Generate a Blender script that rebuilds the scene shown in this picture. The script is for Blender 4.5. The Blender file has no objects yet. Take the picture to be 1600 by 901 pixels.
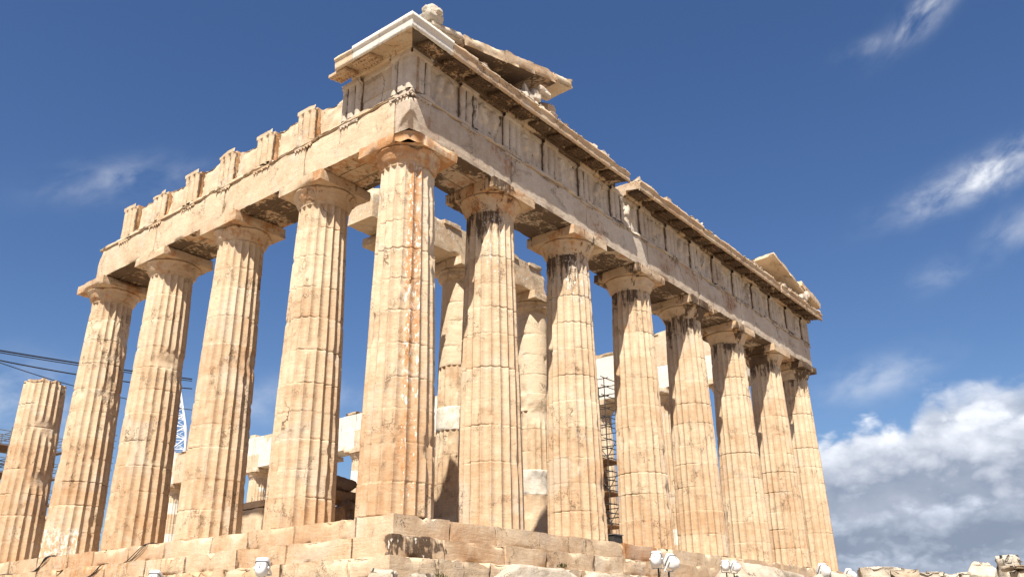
import bpy, math, random
import numpy as np
from mathutils import Vector, Matrix
R = math.radians
rng = random.Random(7)
sc = bpy.context.scene
COL = sc.collection

# ------------------------------------------------------------------ camera
CAM_POS = Vector((-15.134, -15.714, -2.58))
YAW, PIT, ROL, FPX = R(38.278), R(21.868), R(-.647), 1336.1
fw = Vector((math.cos(PIT)*math.cos(YAW), math.cos(PIT)*math.sin(YAW), math.sin(PIT)))
rt = Vector((math.sin(YAW), -math.cos(YAW), 0)); up = rt.cross(fw)
r2 = rt*math.cos(ROL)+up*math.sin(ROL); u2 = -rt*math.sin(ROL)+up*math.cos(ROL)
cd = bpy.data.cameras.new('camera'); cam = bpy.data.objects.new('camera', cd); COL.objects.link(cam)
cam.matrix_world = Matrix(((r2.x, u2.x, -fw.x, CAM_POS.x), (r2.y, u2.y, -fw.y, CAM_POS.y), (r2.z, u2.z, -fw.z, CAM_POS.z), (0, 0, 0, 1)))
cd.sensor_width = 36; cd.lens = 36*FPX/1600; cd.clip_end = 20000; cd.clip_start = .05
sc.camera = cam

# ------------------------------------------------------------------ sun, exposure
SUN = Vector((-.625, -.315, 1.0)).normalized()
sl = bpy.data.lights.new('sun', 'SUN'); so = bpy.data.objects.new('sun', sl); COL.objects.link(so)
sl.energy = 5.0; sl.angle = R(.5); sl.color = (1, .93, .82)
so.rotation_euler = SUN.to_track_quat('Z', 'Y').to_euler(); so.location = (-20, -20, 40)
sc.view_settings.view_transform = 'Standard'; sc.view_settings.look = 'None'
sc.view_settings.exposure = 1.0; sc.view_settings.gamma = 1; sc.view_settings.use_curve_mapping = False

# ------------------------------------------------------------------ node helper
class NT:
    def __init__(s, tree): s.t = tree; s.n = tree.nodes; s.l = tree.links
    def _in(s, sock, v):
        if v is None: return
        if isinstance(v, bpy.types.NodeSocket): s.l.new(v, sock)
        else: sock.default_value = v
    def m(s, op, a, b=None, c=None, clamp=False):
        n = s.n.new('ShaderNodeMath'); n.operation = op; n.use_clamp = clamp
        for i, v in enumerate((a, b, c)): s._in(n.inputs[i], v)
        return n.outputs[0]
    def v(s, op, a, b=None, scale=None):
        n = s.n.new('ShaderNodeVectorMath'); n.operation = op
        s._in(n.inputs[0], a); s._in(n.inputs[1], b)
        if scale is not None: s._in(n.inputs['Scale'], scale)
        return n.outputs[1] if op in ('LENGTH', 'DOT_PRODUCT') else n.outputs[0]
    def comb(s, x, y, z):
        n = s.n.new('ShaderNodeCombineXYZ')
        for i, v in enumerate((x, y, z)): s._in(n.inputs[i], v)
        return n.outputs[0]
    def sep(s, v):
        n = s.n.new('ShaderNodeSeparateXYZ'); s._in(n.inputs[0], v); return n.outputs
    def noise(s, vec, scale, detail=4, rough=.55, dist=0.):
        n = s.n.new('ShaderNodeTexNoise'); s._in(n.inputs['Vector'], vec); s._in(n.inputs['Scale'], scale)
        n.inputs['Detail'].default_value = detail; n.inputs['Roughness'].default_value = rough; n.inputs['Distortion'].default_value = dist
        return n.outputs[0]
    def voro(s, vec, scale, feature='F1'):
        n = s.n.new('ShaderNodeTexVoronoi'); n.feature = feature; s._in(n.inputs['Vector'], vec); n.inputs['Scale'].default_value = scale
        return n.outputs['Distance']
    def mix(s, f, a, b):
        n = s.n.new('ShaderNodeMix'); n.data_type = 'RGBA'; n.clamp_factor = True
        s._in(n.inputs[0], f); s._in(n.inputs[6], a); s._in(n.inputs[7], b); return n.outputs[2]
    def ss(s, x, lo, hi):
        n = s.n.new('ShaderNodeMapRange'); n.interpolation_type = 'SMOOTHSTEP'
        s._in(n.inputs[0], x); s._in(n.inputs[1], lo); s._in(n.inputs[2], hi); return n.outputs[0]

# ------------------------------------------------------------------ world
w = bpy.data.worlds.new('World'); sc.world = w; w.use_nodes = True
T = NT(w.node_tree); T.n.clear()
out = T.n.new('ShaderNodeOutputWorld'); bg = T.n.new('ShaderNodeBackground')
sky = T.n.new('ShaderNodeTexSky'); sky.sky_type = 'NISHITA'; sky.sun_disc = False
sky.sun_elevation = math.asin(SUN.z); sky.sun_rotation = math.atan2(SUN.x, SUN.y)
sky.altitude = 150; sky.air_density = 1.0; sky.dust_density = 1.0; sky.ozone_density = 2.5
SKY_STRENGTH = .08
tc = T.n.new('ShaderNodeTexCoord'); D = tc.outputs['Generated']
x, y, z = T.sep(D)
az = T.m('MULTIPLY', T.m('ARCTAN2', y, x), 57.2958)
el = T.m('MULTIPLY', T.m('ARCSINE', z), 57.2958)
skyc = T.n.new('ShaderNodeHueSaturation'); skyc.inputs['Saturation'].default_value = 1.2; skyc.inputs['Value'].default_value = .75
skyc.inputs['Hue'].default_value = .508
T.l.new(sky.outputs[0], skyc.inputs['Color'])
colr = skyc.outputs[0]
WH = lambda g, k: (g[0]*k, g[1]*k, g[2]*k, 1)
K = 1/SKY_STRENGTH
# thin wisps: (azimuth, elevation, half width, half height, slant, amount, seed)
WISPS = [(7.2, 35.3, 2.4, .9, .45, .85, 1), (11.4, 34.2, 1.6, .5, .1, .35, 2), (5.6, 25.3, 4.4, .95, .20, 1.5, 3), (5.0, 21.8, 2.0, 1.0, .3, .4, 4),
         (65.4, 26.6, 4.2, 1.1, .3, .36, 5), (14.6, 14.3, 3.0, 1.1, .15, .5, 6), (9.6, 20.0, 1.6, .8, .2, .28, 7),
         (55.6, 13.8, 4.5, 1.2, .1, .35, 8), (70.5, 12.2, 4.6, 2.2, .1, .7, 9), (51.5, 14.6, 4.0, 1.0, .0, .3, 10)]
for (a0, e0, wa, we, sl_, amt, sd) in WISPS:
    da = T.m('SUBTRACT', az, a0); de = T.m('ADD', T.m('SUBTRACT', el, e0), T.m('MULTIPLY', da, sl_))
    g = T.m('ADD', T.m('POWER', T.m('ABSOLUTE', T.m('DIVIDE', da, wa)), 2), T.m('POWER', T.m('ABSOLUTE', T.m('DIVIDE', de, we)), 2))
    g = T.m('POWER', 2.718, T.m('MULTIPLY', g, -1.0))
    nz = T.noise(T.comb(T.m('MULTIPLY', da, .40), T.m('MULTIPLY', de, .66), sd*7.3), .9, 8, .55, .25)
    f = T.m('MULTIPLY', T.m('MULTIPLY', g, amt), T.ss(nz, .28, .82), clamp=True)
    colr = T.mix(T.m('MINIMUM', f, .92), colr, WH((.86, .89, .95), .54*K))
# cumulus banks, back to front: top height, fade azimuth, thickness of the bright rim, seed
def bank(colr, h, amp, a_fade, a_soft, rim, top_c, base_c, sd, fs=.16, edge=.7, low=None, h_slope=0., soft=.30):
    P = T.comb(T.m('MULTIPLY', az, fs), T.m('MULTIPLY', el, fs*1.45), sd*9.1)
    big = T.m('SUBTRACT', T.noise(P, 1.0, 7, .56, .25), .5)
    puff = lambda k, d: T.m('MULTIPLY', T.m('ABSOLUTE', T.m('SUBTRACT', T.noise(T.v('ADD', P, (k, 0, 0)), k, d, .5, .3), .5)), 3.2)
    bil = T.m('ADD', T.m('MULTIPLY', puff(1.9, 2.), .6), T.m('ADD', T.m('MULTIPLY', puff(4.6, 3.), .28), T.m('MULTIPLY', T.noise(P, 9., 6, .6), .18)))
    P2 = T.comb(T.m('ADD', T.m('MULTIPLY', az, fs), -.10), T.m('ADD', T.m('MULTIPLY', el, fs*1.45), .16), sd*9.1)
    lit = T.m('SUBTRACT', big, T.m('SUBTRACT', T.noise(P2, 1.0, 7, .56, .25), .5))      # relief towards the light
    top = T.m('ADD', T.m('ADD', h, T.m('MULTIPLY', az, h_slope)), T.m('MULTIPLY', big, amp))
    fade = T.ss(az, a_fade+a_soft, a_fade)
    top = T.m('SUBTRACT', top, T.m('MULTIPLY', T.m('SUBTRACT', 1, fade), 9))
    dep = T.m('SUBTRACT', top, el)
    mask = T.ss(T.m('ADD', dep, T.m('MULTIPLY', T.m('SUBTRACT', bil, .42), 2.0)), 0., edge)
    if low is not None: mask = T.m('MULTIPLY', mask, T.ss(el, low, low+1.2))
    sh = T.m('ADD', T.m('ADD', T.ss(dep, rim, .1), T.m('MULTIPLY', lit, 2.2)), T.m('MULTIPLY', T.m('SUBTRACT', bil, .42), .85), clamp=True)
    soft_n = T.noise(T.v('ADD', P, (3., 5., 0)), 1.5, 4, .5, .2)
    sh = T.m('ADD', sh, T.m('MULTIPLY', T.m('SUBTRACT', soft_n, .45), .75), clamp=True)
    c = T.mix(sh, WH(base_c, K), WH(top_c, K))
    return T.mix(mask, colr, c)
GREY = (.155, .185, .245)
colr = bank(colr, 14.3, 6.0, 11.5, 5.0, 4.2, (.40, .425, .48), (.22, .255, .315), 3.1, .15, 2.2)
colr = bank(colr, 11.9, 4.0, 18.0, 6., 5.2, (.50, .52, .565), GREY, 5.7, .15, 1.1)
colr = bank(colr, 7.4, 2.6, 22., 8., 2.8, (.36, .395, .46), (.14, .17, .225), 8.3, .2, 1.5)
colr = bank(colr, 4.6, 1.2, 24., 8., 1.8, (.30, .335, .40), (.19, .22, .28), 11.9, .25, 1.2)
T.l.new(colr, bg.inputs[0]); bg.inputs[1].default_value = SKY_STRENGTH; T.l.new(bg.outputs[0], out.inputs[0])

# ------------------------------------------------------------------ materials
def mat(name):
    m = bpy.data.materials.new(name); m.use_nodes = True
    t = NT(m.node_tree); b = t.n['Principled BSDF']; b.inputs['Roughness'].default_value = .85
    b.inputs['Specular IOR Level'].default_value = .25
    return m, t, b
def stone_mat(name, tan, pale, orange, new, rough_bump=.6):
    m, t, b = mat(name)
    pos = t.n.new('ShaderNodeNewGeometry').outputs['Position']
    at = t.n.new('ShaderNodeAttribute'); at.attribute_name = 'tone'
    sr = t.n.new('ShaderNodeSeparateColor'); t.l.new(at.outputs['Color'], sr.inputs[0])
    tone, newm, blk = sr.outputs; org = at.outputs['Alpha']
    px, py, pz = t.sep(pos)
    n1 = t.noise(pos, .8, 5, .6, .4); n2 = t.noise(pos, 4.5, 6, .62, .3); n3 = t.noise(pos, 22., 5, .65)
    vein = t.noise(t.comb(t.m('MULTIPLY', px, 1.2), t.m('MULTIPLY', py, 1.2), t.m('MULTIPLY', pz, 7.)), 1.1, 5, .6, 1.2)
    stk = t.noise(t.comb(t.m('MULTIPLY', px, 5.), t.m('MULTIPLY', py, 5.), t.m('MULTIPLY', pz, .45)), 1.4, 6, .62, .3)
    f = t.m('ADD', tone, t.m('MULTIPLY', t.m('SUBTRACT', n1, .5), 1.5))
    f = t.m('ADD', f, t.m('MULTIPLY', t.m('SUBTRACT', n2, .5), .9))
    f = t.m('ADD', f, t.m('MULTIPLY', t.m('SUBTRACT', vein, .5), .55))
    f = t.m('ADD', f, t.m('MULTIPLY', t.m('SUBTRACT', stk, .5), .6), clamp=True)
    c = t.mix(f, tan, pale)
    # rusty patina
    of = t.ss(t.m('ADD', org, t.m('ADD', t.m('MULTIPLY', t.m('SUBTRACT', n2, .5), 1.3), t.m('MULTIPLY', t.m('SUBTRACT', stk, .5), .9))), .42, .74)
    c = t.mix(t.m('MULTIPLY', of, .82), c, t.mix(n3, (orange[0]*.75, orange[1]*.65, orange[2]*.55, 1), orange))
    # faint rust blooms anywhere
    c = t.mix(t.m('MULTIPLY', t.ss(t.noise(pos, 1.7, 4, .6, .8), .60, .78), .38), c, orange)
    c = t.mix(t.m('MULTIPLY', t.ss(t.noise(pos, .62, 5, .62, .7), .53, .66), .42), c, (.50, .445, .37, 1))      # bleached greyish areas
    # new marble
    nw = t.mix(t.m('ADD', t.m('MULTIPLY', n2, .6), t.m('MULTIPLY', vein, .4)), (new[0]*.86, new[1]*.83, new[2]*.78, 1), new)
    spk = t.m('MULTIPLY', t.m('SUBTRACT', t.noise(t.comb(px, py, t.m('MULTIPLY', pz, .55)), 11., 4, .6, .4), .5), t.m('MULTIPLY', t.ss(newm, .05, .3), t.ss(newm, .52, .40)))
    nm2 = t.m('ADD', newm, t.m('ADD', t.m('MULTIPLY', t.m('SUBTRACT', n2, .5), .25), t.m('MULTIPLY', spk, 1.7)))
    nfac = t.ss(nm2, .44, .54)
    c = t.mix(nfac, c, nw)
    # black weathering crust, and shade painted on undersides and in grooves
    bf = t.ss(t.m('ADD', blk, t.m('ADD', t.m('MULTIPLY', t.m('SUBTRACT', stk, .5), 1.5), t.m('MULTIPLY', t.m('SUBTRACT', n2, .5), .9))), .50, .78)
    bf = t.m('MULTIPLY', bf, t.m('SUBTRACT', 1, t.m('MULTIPLY', nfac, t.ss(newm, .52, .40))))
    c = t.mix(t.m('MULTIPLY', bf, .9), c, t.mix(n3, (.028, .018, .012, 1), (.105, .062, .036, 1)))
    # grain, pits and hairline cracks
    c = t.mix(.16, c, t.mix(t.ss(n3, .25, .75), (0, 0, 0, 1), c))
    wp = t.v('ADD', pos, t.v('SCALE', t.comb(n2, n1, n3), scale=.9))
    crk = t.m('MULTIPLY', t.ss(t.voro(wp, 1.05, 'DISTANCE_TO_EDGE'), .020, .006), t.ss(t.noise(pos, .9, 2), .50, .60))
    pits = t.m('MULTIPLY', t.ss(t.voro(pos, 9.), .17, .09), t.ss(t.noise(pos, 1.3, 3), .50, .64))
    dark = t.m('MAXIMUM', t.m('MULTIPLY', crk, .75), t.m('MULTIPLY', pits, .55))
    c = t.mix(t.m('MULTIPLY', dark, t.m('SUBTRACT', 1, t.m('MULTIPLY', newm, .9))), c, (.07, .042, .025, 1))
    t.l.new(c, b.inputs['Base Color'])
    h = t.m('ADD', t.m('MULTIPLY', n2, .035), t.m('MULTIPLY', n3, .005))
    h = t.m('ADD', h, t.m('MULTIPLY', vein, .02))
    h = t.m('SUBTRACT', h, t.m('MULTIPLY', dark, .035))
    bp = t.n.new('ShaderNodeBump'); bp.inputs['Strength'].default_value = rough_bump; bp.inputs['Distance'].default_value = 1.
    t.l.new(h, bp.inputs['Height']); t.l.new(bp.outputs[0], b.inputs['Normal'])
    return m
M = {}
M['marble'] = stone_mat('weathered_marble', (.425, .264, .145, 1), (.59, .475, .335, 1), (.46, .225, .085, 1), (.70, .665, .60, 1))
M['grey'] = stone_mat('grey_marble', (.405, .31, .225, 1), (.61, .535, .44, 1), (.36, .19, .095, 1), (.64, .60, .54, 1))
M['rock'] = stone_mat('bare_limestone', (.31, .23, .15, 1), (.52, .465, .38, 1), (.42, .24, .11, 1), (.66, .63, .575, 1), .9)
def plain(name, col, rough=.5, metal=0., nscale=8., var=.25):
    m, t, b = mat(name)
    pos = t.n.new('ShaderNodeNewGeometry').outputs['Position']
    n = t.noise(pos, nscale, 4, .6)
    c = t.mix(n, (col[0]*(1-var), col[1]*(1-var), col[2]*(1-var), 1), (min(1, col[0]*(1+var)), min(1, col[1]*(1+var)), min(1, col[2]*(1+var)), 1))
    t.l.new(c, b.inputs['Base Color']); b.inputs['Roughness'].default_value = rough; b.inputs['Metallic'].default_value = metal
    return m
M['white_paint'] = plain('white_paint', (.60, .60, .59), .4, 0, 6, .05)
M['dark_glass'] = plain('dark_glass', (.03, .03, .035), .15)
M['steel'] = plain('galvanised_steel', (.20, .20, .21), .5, .6)
M['dark_steel'] = plain('dark_steel', (.05, .048, .046), .55, .3)
M['plank'] = plain('scaffold_plank', (.16, .085, .04), .8, 0, 3, .4)
M['rubber'] = plain('black_rubber', (.018, .018, .02), .55)
M['crane_white'] = plain('crane_paint', (.78, .79, .80), .45, 0, 3, .08)
M['mark'] = plain('dark_print', (.06, .06, .06), .6)
M['weed'] = plain('weed_green', (.11, .095, .04), .8, 0, 20, .4)
M['brown'] = stone_mat('shade_brown_stone', (.15, .085, .045, 1), (.30, .19, .11, 1), (.30, .14, .05, 1), (.5, .45, .4, 1))  # stone darkened to paint in the shade lying on the heap
M['ground'] = stone_mat('dusty_ground', (.22, .155, .095, 1), (.38, .31, .225, 1), (.36, .22, .11, 1), (.6, .58, .52, 1), .8)

# ------------------------------------------------------------------ noise
def _hash(ix, iy, iz, s):
    with np.errstate(over='ignore'):
        h = (ix.astype(np.uint32)*np.uint32(374761393) + iy.astype(np.uint32)*np.uint32(668265263) + iz.astype(np.uint32)*np.uint32(2147483647) + np.uint32((s*144269+7) & 0xffffffff))
        h = (h ^ (h >> np.uint32(13)))*np.uint32(1274126177); h ^= h >> np.uint32(16); h = h*np.uint32(2246822519); h ^= h >> np.uint32(15)
    return h.astype(np.float64)/4294967295.0
def vnoise(P, s=0):
    i = np.floor(P).astype(np.int64); f = P-i; f = f*f*(3-2*f); r = 0
    for dx in (0, 1):
        wx = f[..., 0] if dx else 1-f[..., 0]
        for dy in (0, 1):
            wy = f[..., 1] if dy else 1-f[..., 1]
            for dz in (0, 1):
                wz = f[..., 2] if dz else 1-f[..., 2]
                r = r + wx*wy*wz*_hash(i[..., 0]+dx, i[..., 1]+dy, i[..., 2]+dz, s)
    return r*2-1
def fbm(P, scale=1., octv=4, s=0, gain=.55):
    P = np.asarray(P, float)*scale; a, t, r = 1., 0., 0.
    for o in range(octv):
        r = r+a*vnoise(P+17.3*o, s+o*31); t += a; a *= gain; P = P*2.03
    return r/t*1.6
clip = np.clip
def tn(pale=.5, new=0., black=0., orange=0.): return np.array([pale, new, black, orange], float)

# ------------------------------------------------------------------ mesh accumulator
class MB:
    def __init__(s): s.V = []; s.F = []; s.C = []; s.n = 0
    def grid(s, P, C, flip=False, wrap=False):
        P = np.asarray(P, float); n, m = P.shape[:2]
        C = np.broadcast_to(np.asarray(C, float), (n, m, 4))
        s.V.append(P.reshape(-1, 3)); s.C.append(C.reshape(-1, 4))
        I = np.arange(n*m).reshape(n, m)+s.n
        if wrap: I = np.concatenate([I, I[:, :1]], 1)
        q = np.stack([I[:-1, :-1], I[:-1, 1:], I[1:, 1:], I[1:, :-1]], -1).reshape(-1, 4)
        if flip: q = q[:, ::-1]
        s.F += q.tolist(); s.n += n*m
    def poly(s, P, C):
        P = np.asarray(P, float); k = len(P); s.V.append(P); s.C.append(np.broadcast_to(np.asarray(C, float), (k, 4)))
        s.F.append(list(range(s.n, s.n+k))); s.n += k
    def fan(s, P, C):
        P = np.asarray(P, float); k = len(P)
        s.V.append(np.vstack([P, P.mean(0)])); s.C.append(np.broadcast_to(np.asarray(C, float), (k+1, 4)))
        s.F += [[s.n+i, s.n+(i+1) % k, s.n+k] for i in range(k)]; s.n += k+1
    # box with worn edges; scoops = broken-off places [(centre, radius)]; tf moves the finished points
    def block(s, lo, hi, c=None, seg=.16, rough=.012, chip=.03, cw=.12, seed=0, scoops=(), tf=None, colf=None):
        lo = np.array(lo, float); hi = np.array(hi, float); L = hi-lo
        c = tn() if c is None else c
        cs = []
        for k in range(3):
            e = min(.035, L[k]/5); n = int(max(2, min(70, round(L[k]/seg)))) if L[k] > .12 else 2
            cs.append(np.concatenate([[lo[k]], np.linspace(lo[k]+e, hi[k]-e, n), [hi[k]]]))
        for ax in range(3):
            a, b = (ax+1) % 3, (ax+2) % 3
            for side in (0, 1):
                A, Bm = np.meshgrid(cs[a], cs[b], indexing='ij')
                P = np.zeros(A.shape+(3,)); P[..., a] = A; P[..., b] = Bm; P[..., ax] = hi[ax] if side else lo[ax]
                col = c if colf is None else colf(P, c)
                P = s.wear(P, lo, hi, rough, chip, cw, seed, scoops)
                if tf is not None: P = tf(P)
                s.grid(P, col, flip=not side)
    @staticmethod
    def wear(P, lo, hi, rough, chip, cw, seed, scoops):
        N = (P >= hi-1e-6).astype(float)-(P <= lo+1e-6).astype(float)
        d = np.sort(np.minimum(P-lo, hi-P), -1)[..., 1]
        ln = np.maximum(np.linalg.norm(N, axis=-1, keepdims=True), 1e-6)
        ero = chip*clip(.45+1.1*fbm(P, 1.9, 3, seed+3), 0, 2.2)*clip(1-d/cw, 0, 1)**1.5
        ero = ero+rough*(fbm(P, 3.1, 3, seed+9)+.35)
        Q = P-N/ln*ero[..., None]
        for (cc, r) in scoops:
            cc = np.array(cc, float); v = Q-cc; dd = np.linalg.norm(v, axis=-1)
            rr = r*(1+.32*fbm(P, 2.6, 3, seed+41))
            k = np.where(dd < rr, rr/np.maximum(dd, 1e-4), 1.)
            lim = cc+v*k[..., None]
            Q = np.where((dd < rr)[..., None], np.clip(lim, np.minimum(lo, Q), np.maximum(hi, Q)), Q)
        return Q
    # closed profile [(u,v)] swept along t; put(u,v,t) -> xyz ; t0/t1 may depend on u (mitre)
    def sweep(s, prof, t0, t1, put, c=None, seg=.14, rough=.012, seed=0, caps=(True, True), colf=None, top_wear=0.):
        pr = []
        for i in range(len(prof)):
            a = np.array(prof[i]); b = np.array(prof[(i+1) % len(prof)]); n = max(1, int(round(np.linalg.norm(b-a)/seg)))
            pr += [a+(b-a)*k/n for k in range(n)]
        pr = np.array(pr); U, W = pr[:, 0], pr[:, 1]
        f0 = t0(U) if callable(t0) else np.full(len(U), float(t0)); f1 = t1(U) if callable(t1) else np.full(len(U), float(t1))
        n = int(max(2, round(abs(f1.mean()-f0.mean())/seg)))
        tt = np.linspace(0, 1, n+1)[:, None]; Tt = f0[None]*(1-tt)+f1[None]*tt
        Uc, Wc = U.mean(), W.mean()
        P0 = put(np.broadcast_to(U, Tt.shape), np.broadcast_to(W, Tt.shape), Tt)
        nz = rough*fbm(P0, 2.7, 4, seed)
        wear = top_wear*clip(fbm(P0, .9, 4, seed+5)+.15, 0, 2)*(W[None] > W.max()-.12)
        k = np.hypot(U-Uc, W-Wc)[None]+1e-6
        P = put(U[None]-(U-Uc)[None]/k*nz, W[None]-(W-Wc)[None]/k*nz-wear, Tt)
        c = tn() if c is None else c
        col = c if colf is None else colf(P, c)
        s.grid(P, col, wrap=True)
        cc = c
        if caps[0]: s.poly(P[0], cc)
        if caps[1]: s.poly(P[-1], cc)
    def tube(s, pts, r, k=6, c=None, cap=True):
        pts = np.asarray(pts, float); c = tn() if c is None else c
        rings = []
        for i in range(len(pts)):
            d = pts[min(i+1, len(pts)-1)]-pts[max(i-1, 0)]; d /= np.linalg.norm(d)+1e-9
            a = np.cross(d, (0, 0, 1.) if abs(d[2]) < .9 else (1., 0, 0)); a /= np.linalg.norm(a); b = np.cross(d, a)
            th = np.linspace(0, 2*np.pi, k, endpoint=False)[:, None]
            rad = r[i] if hasattr(r, '__len__') else r
            rings.append(pts[i]+rad*(np.cos(th)*a+np.sin(th)*b))
        s.grid(np.array(rings), c, wrap=True)
        if cap: s.poly(rings[0], c); s.poly(rings[-1], c)
    def build(s, name, m, parent=None, origin=None, smooth=True, label=None):
        V = np.concatenate(s.V); C = np.concatenate(s.C)
        o0 = np.zeros(3) if origin is None else np.array(origin, float)
        me = bpy.data.meshes.new(name); me.from_pydata((V-o0).tolist(), [], s.F)
        a = me.color_attributes.new('tone', 'FLOAT_COLOR', 'POINT'); a.data.foreach_set('color', clip(C, 0, 1).astype(np.float32).ravel())
        if smooth: me.polygons.foreach_set('use_smooth', [True]*len(me.polygons))
        me.materials.append(m); me.update()
        ob = bpy.data.objects.new(name, me); COL.objects.link(ob)
        ob.location = o0
        if parent is not None:
            ob.parent = parent
            pw = Vector(parent['_w']) if '_w' in parent else Vector((0, 0, 0))
            ob.location = Vector(o0)-pw
        ob['_w'] = list(o0)
        if label: ob['label'] = label
        return ob
def tag(o, label, cat, group=None, kind=None):
    o['label'] = label; o['category'] = cat
    if group: o['group'] = group
    if kind: o['kind'] = kind
    return o
def empty(name, loc, label, cat, group=None):
    o = bpy.data.objects.new(name, None); COL.objects.link(o); o.location = loc; o['_w'] = list(loc)
    return tag(o, label, cat, group)
def xf(loc, rx=0, ry=0, rz=0):
    Mx = np.array(Matrix.LocRotScale(None, __import__('mathutils').Euler((rx, ry, rz)), None).to_3x3()) if False else np.array((Matrix.Rotation(rz, 3, 'Z') @ Matrix.Rotation(ry, 3, 'Y') @ Matrix.Rotation(rx, 3, 'X')))
    loc = np.array(loc, float)
    return lambda P: P @ Mx.T+loc

def facet_dirs(D_, seed, n=16, sharp=1.):
    rr = np.random.RandomState(seed+5); N = rr.normal(size=(n, 3)); N[:6] = [[1, .2, .1], [-1, .1, -.2], [.15, 1, .2], [-.2, -1, .15], [.15, -.1, 1], [0, .1, -1]]
    N /= np.linalg.norm(N, axis=1)[:, None]; h = rr.uniform(.74, 1.0, n)
    dt = np.maximum(D_ @ N.T, .08); return np.minimum((h/dt).min(-1), 1.25)
def rock_mesh(b, loc, rad, seed, c, k=64, n=16, noise=.05):
    th = np.linspace(0, 2*np.pi, k, endpoint=False); ph = np.linspace(.02, np.pi-.02, k//2)
    D_ = np.stack([np.outer(np.sin(ph), np.cos(th)), np.outer(np.sin(ph), np.sin(th)), np.repeat(np.cos(ph)[:, None], len(th), 1)], -1)
    r = facet_dirs(D_, seed, n); P0 = np.array(loc)+D_*np.array(rad)*r[..., None]
    sc_ = max(rad); nz = noise*(fbm(P0/sc_, 3., 4, seed)+.6*fbm(P0/sc_, 9., 3, seed+2))-.10*clip(fbm(P0/sc_, 1.6, 3, seed+4)-.35, 0, 1)
    b.grid(np.array(loc)+D_*np.array(rad)*(r+nz)[..., None], c, wrap=True, flip=True)
# ------------------------------------------------------------------ ground
def ground():
    g = MB()
    ax = np.concatenate([-np.geomspace(3000, 70, 14), np.arange(-60, 121, 1.2), np.geomspace(130, 3000, 14)])
    X, Y = np.meshgrid(ax, ax, indexing='ij')
    dx = np.maximum(np.maximum(-3.2-X, X-32.1), 0); dy = np.maximum(np.maximum(-3.2-Y, Y-71.), 0); d = np.hypot(dx, dy)
    h = -1.68-2.45*clip((d-.3)/15., 0, 1)**.8-.004*np.maximum(d-15, 0)
    P = np.stack([X, Y, h], -1)
    n = fbm(P*np.array([1, 1, 0]), .35, 4, 5)*.16*clip(d/3, 0, 1)*clip(1-d/400, 0, 1)
    P[..., 2] = h+n
    g.grid(P, tn(.6), flip=True)
    o = g.build('ground', M['ground']); o['kind'] = 'structure'; o['label'] = 'pale dusty rocky ground sloping down from the temple steps'
ground()

# ------------------------------------------------------------------ temple
TEMPLE = empty('ruined_temple', (0, 0, 0), 'huge roofless ancient marble temple with fluted columns on a stepped platform', 'temple')
PITCH = 4.2925
EX = [0., 3.69]+[3.69+4.296*k for k in range(1, 6)]+[28.86]
SY = [0.]+[3.69+4.291*k for k in range(0, 15)]
HC = 10.43

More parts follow.
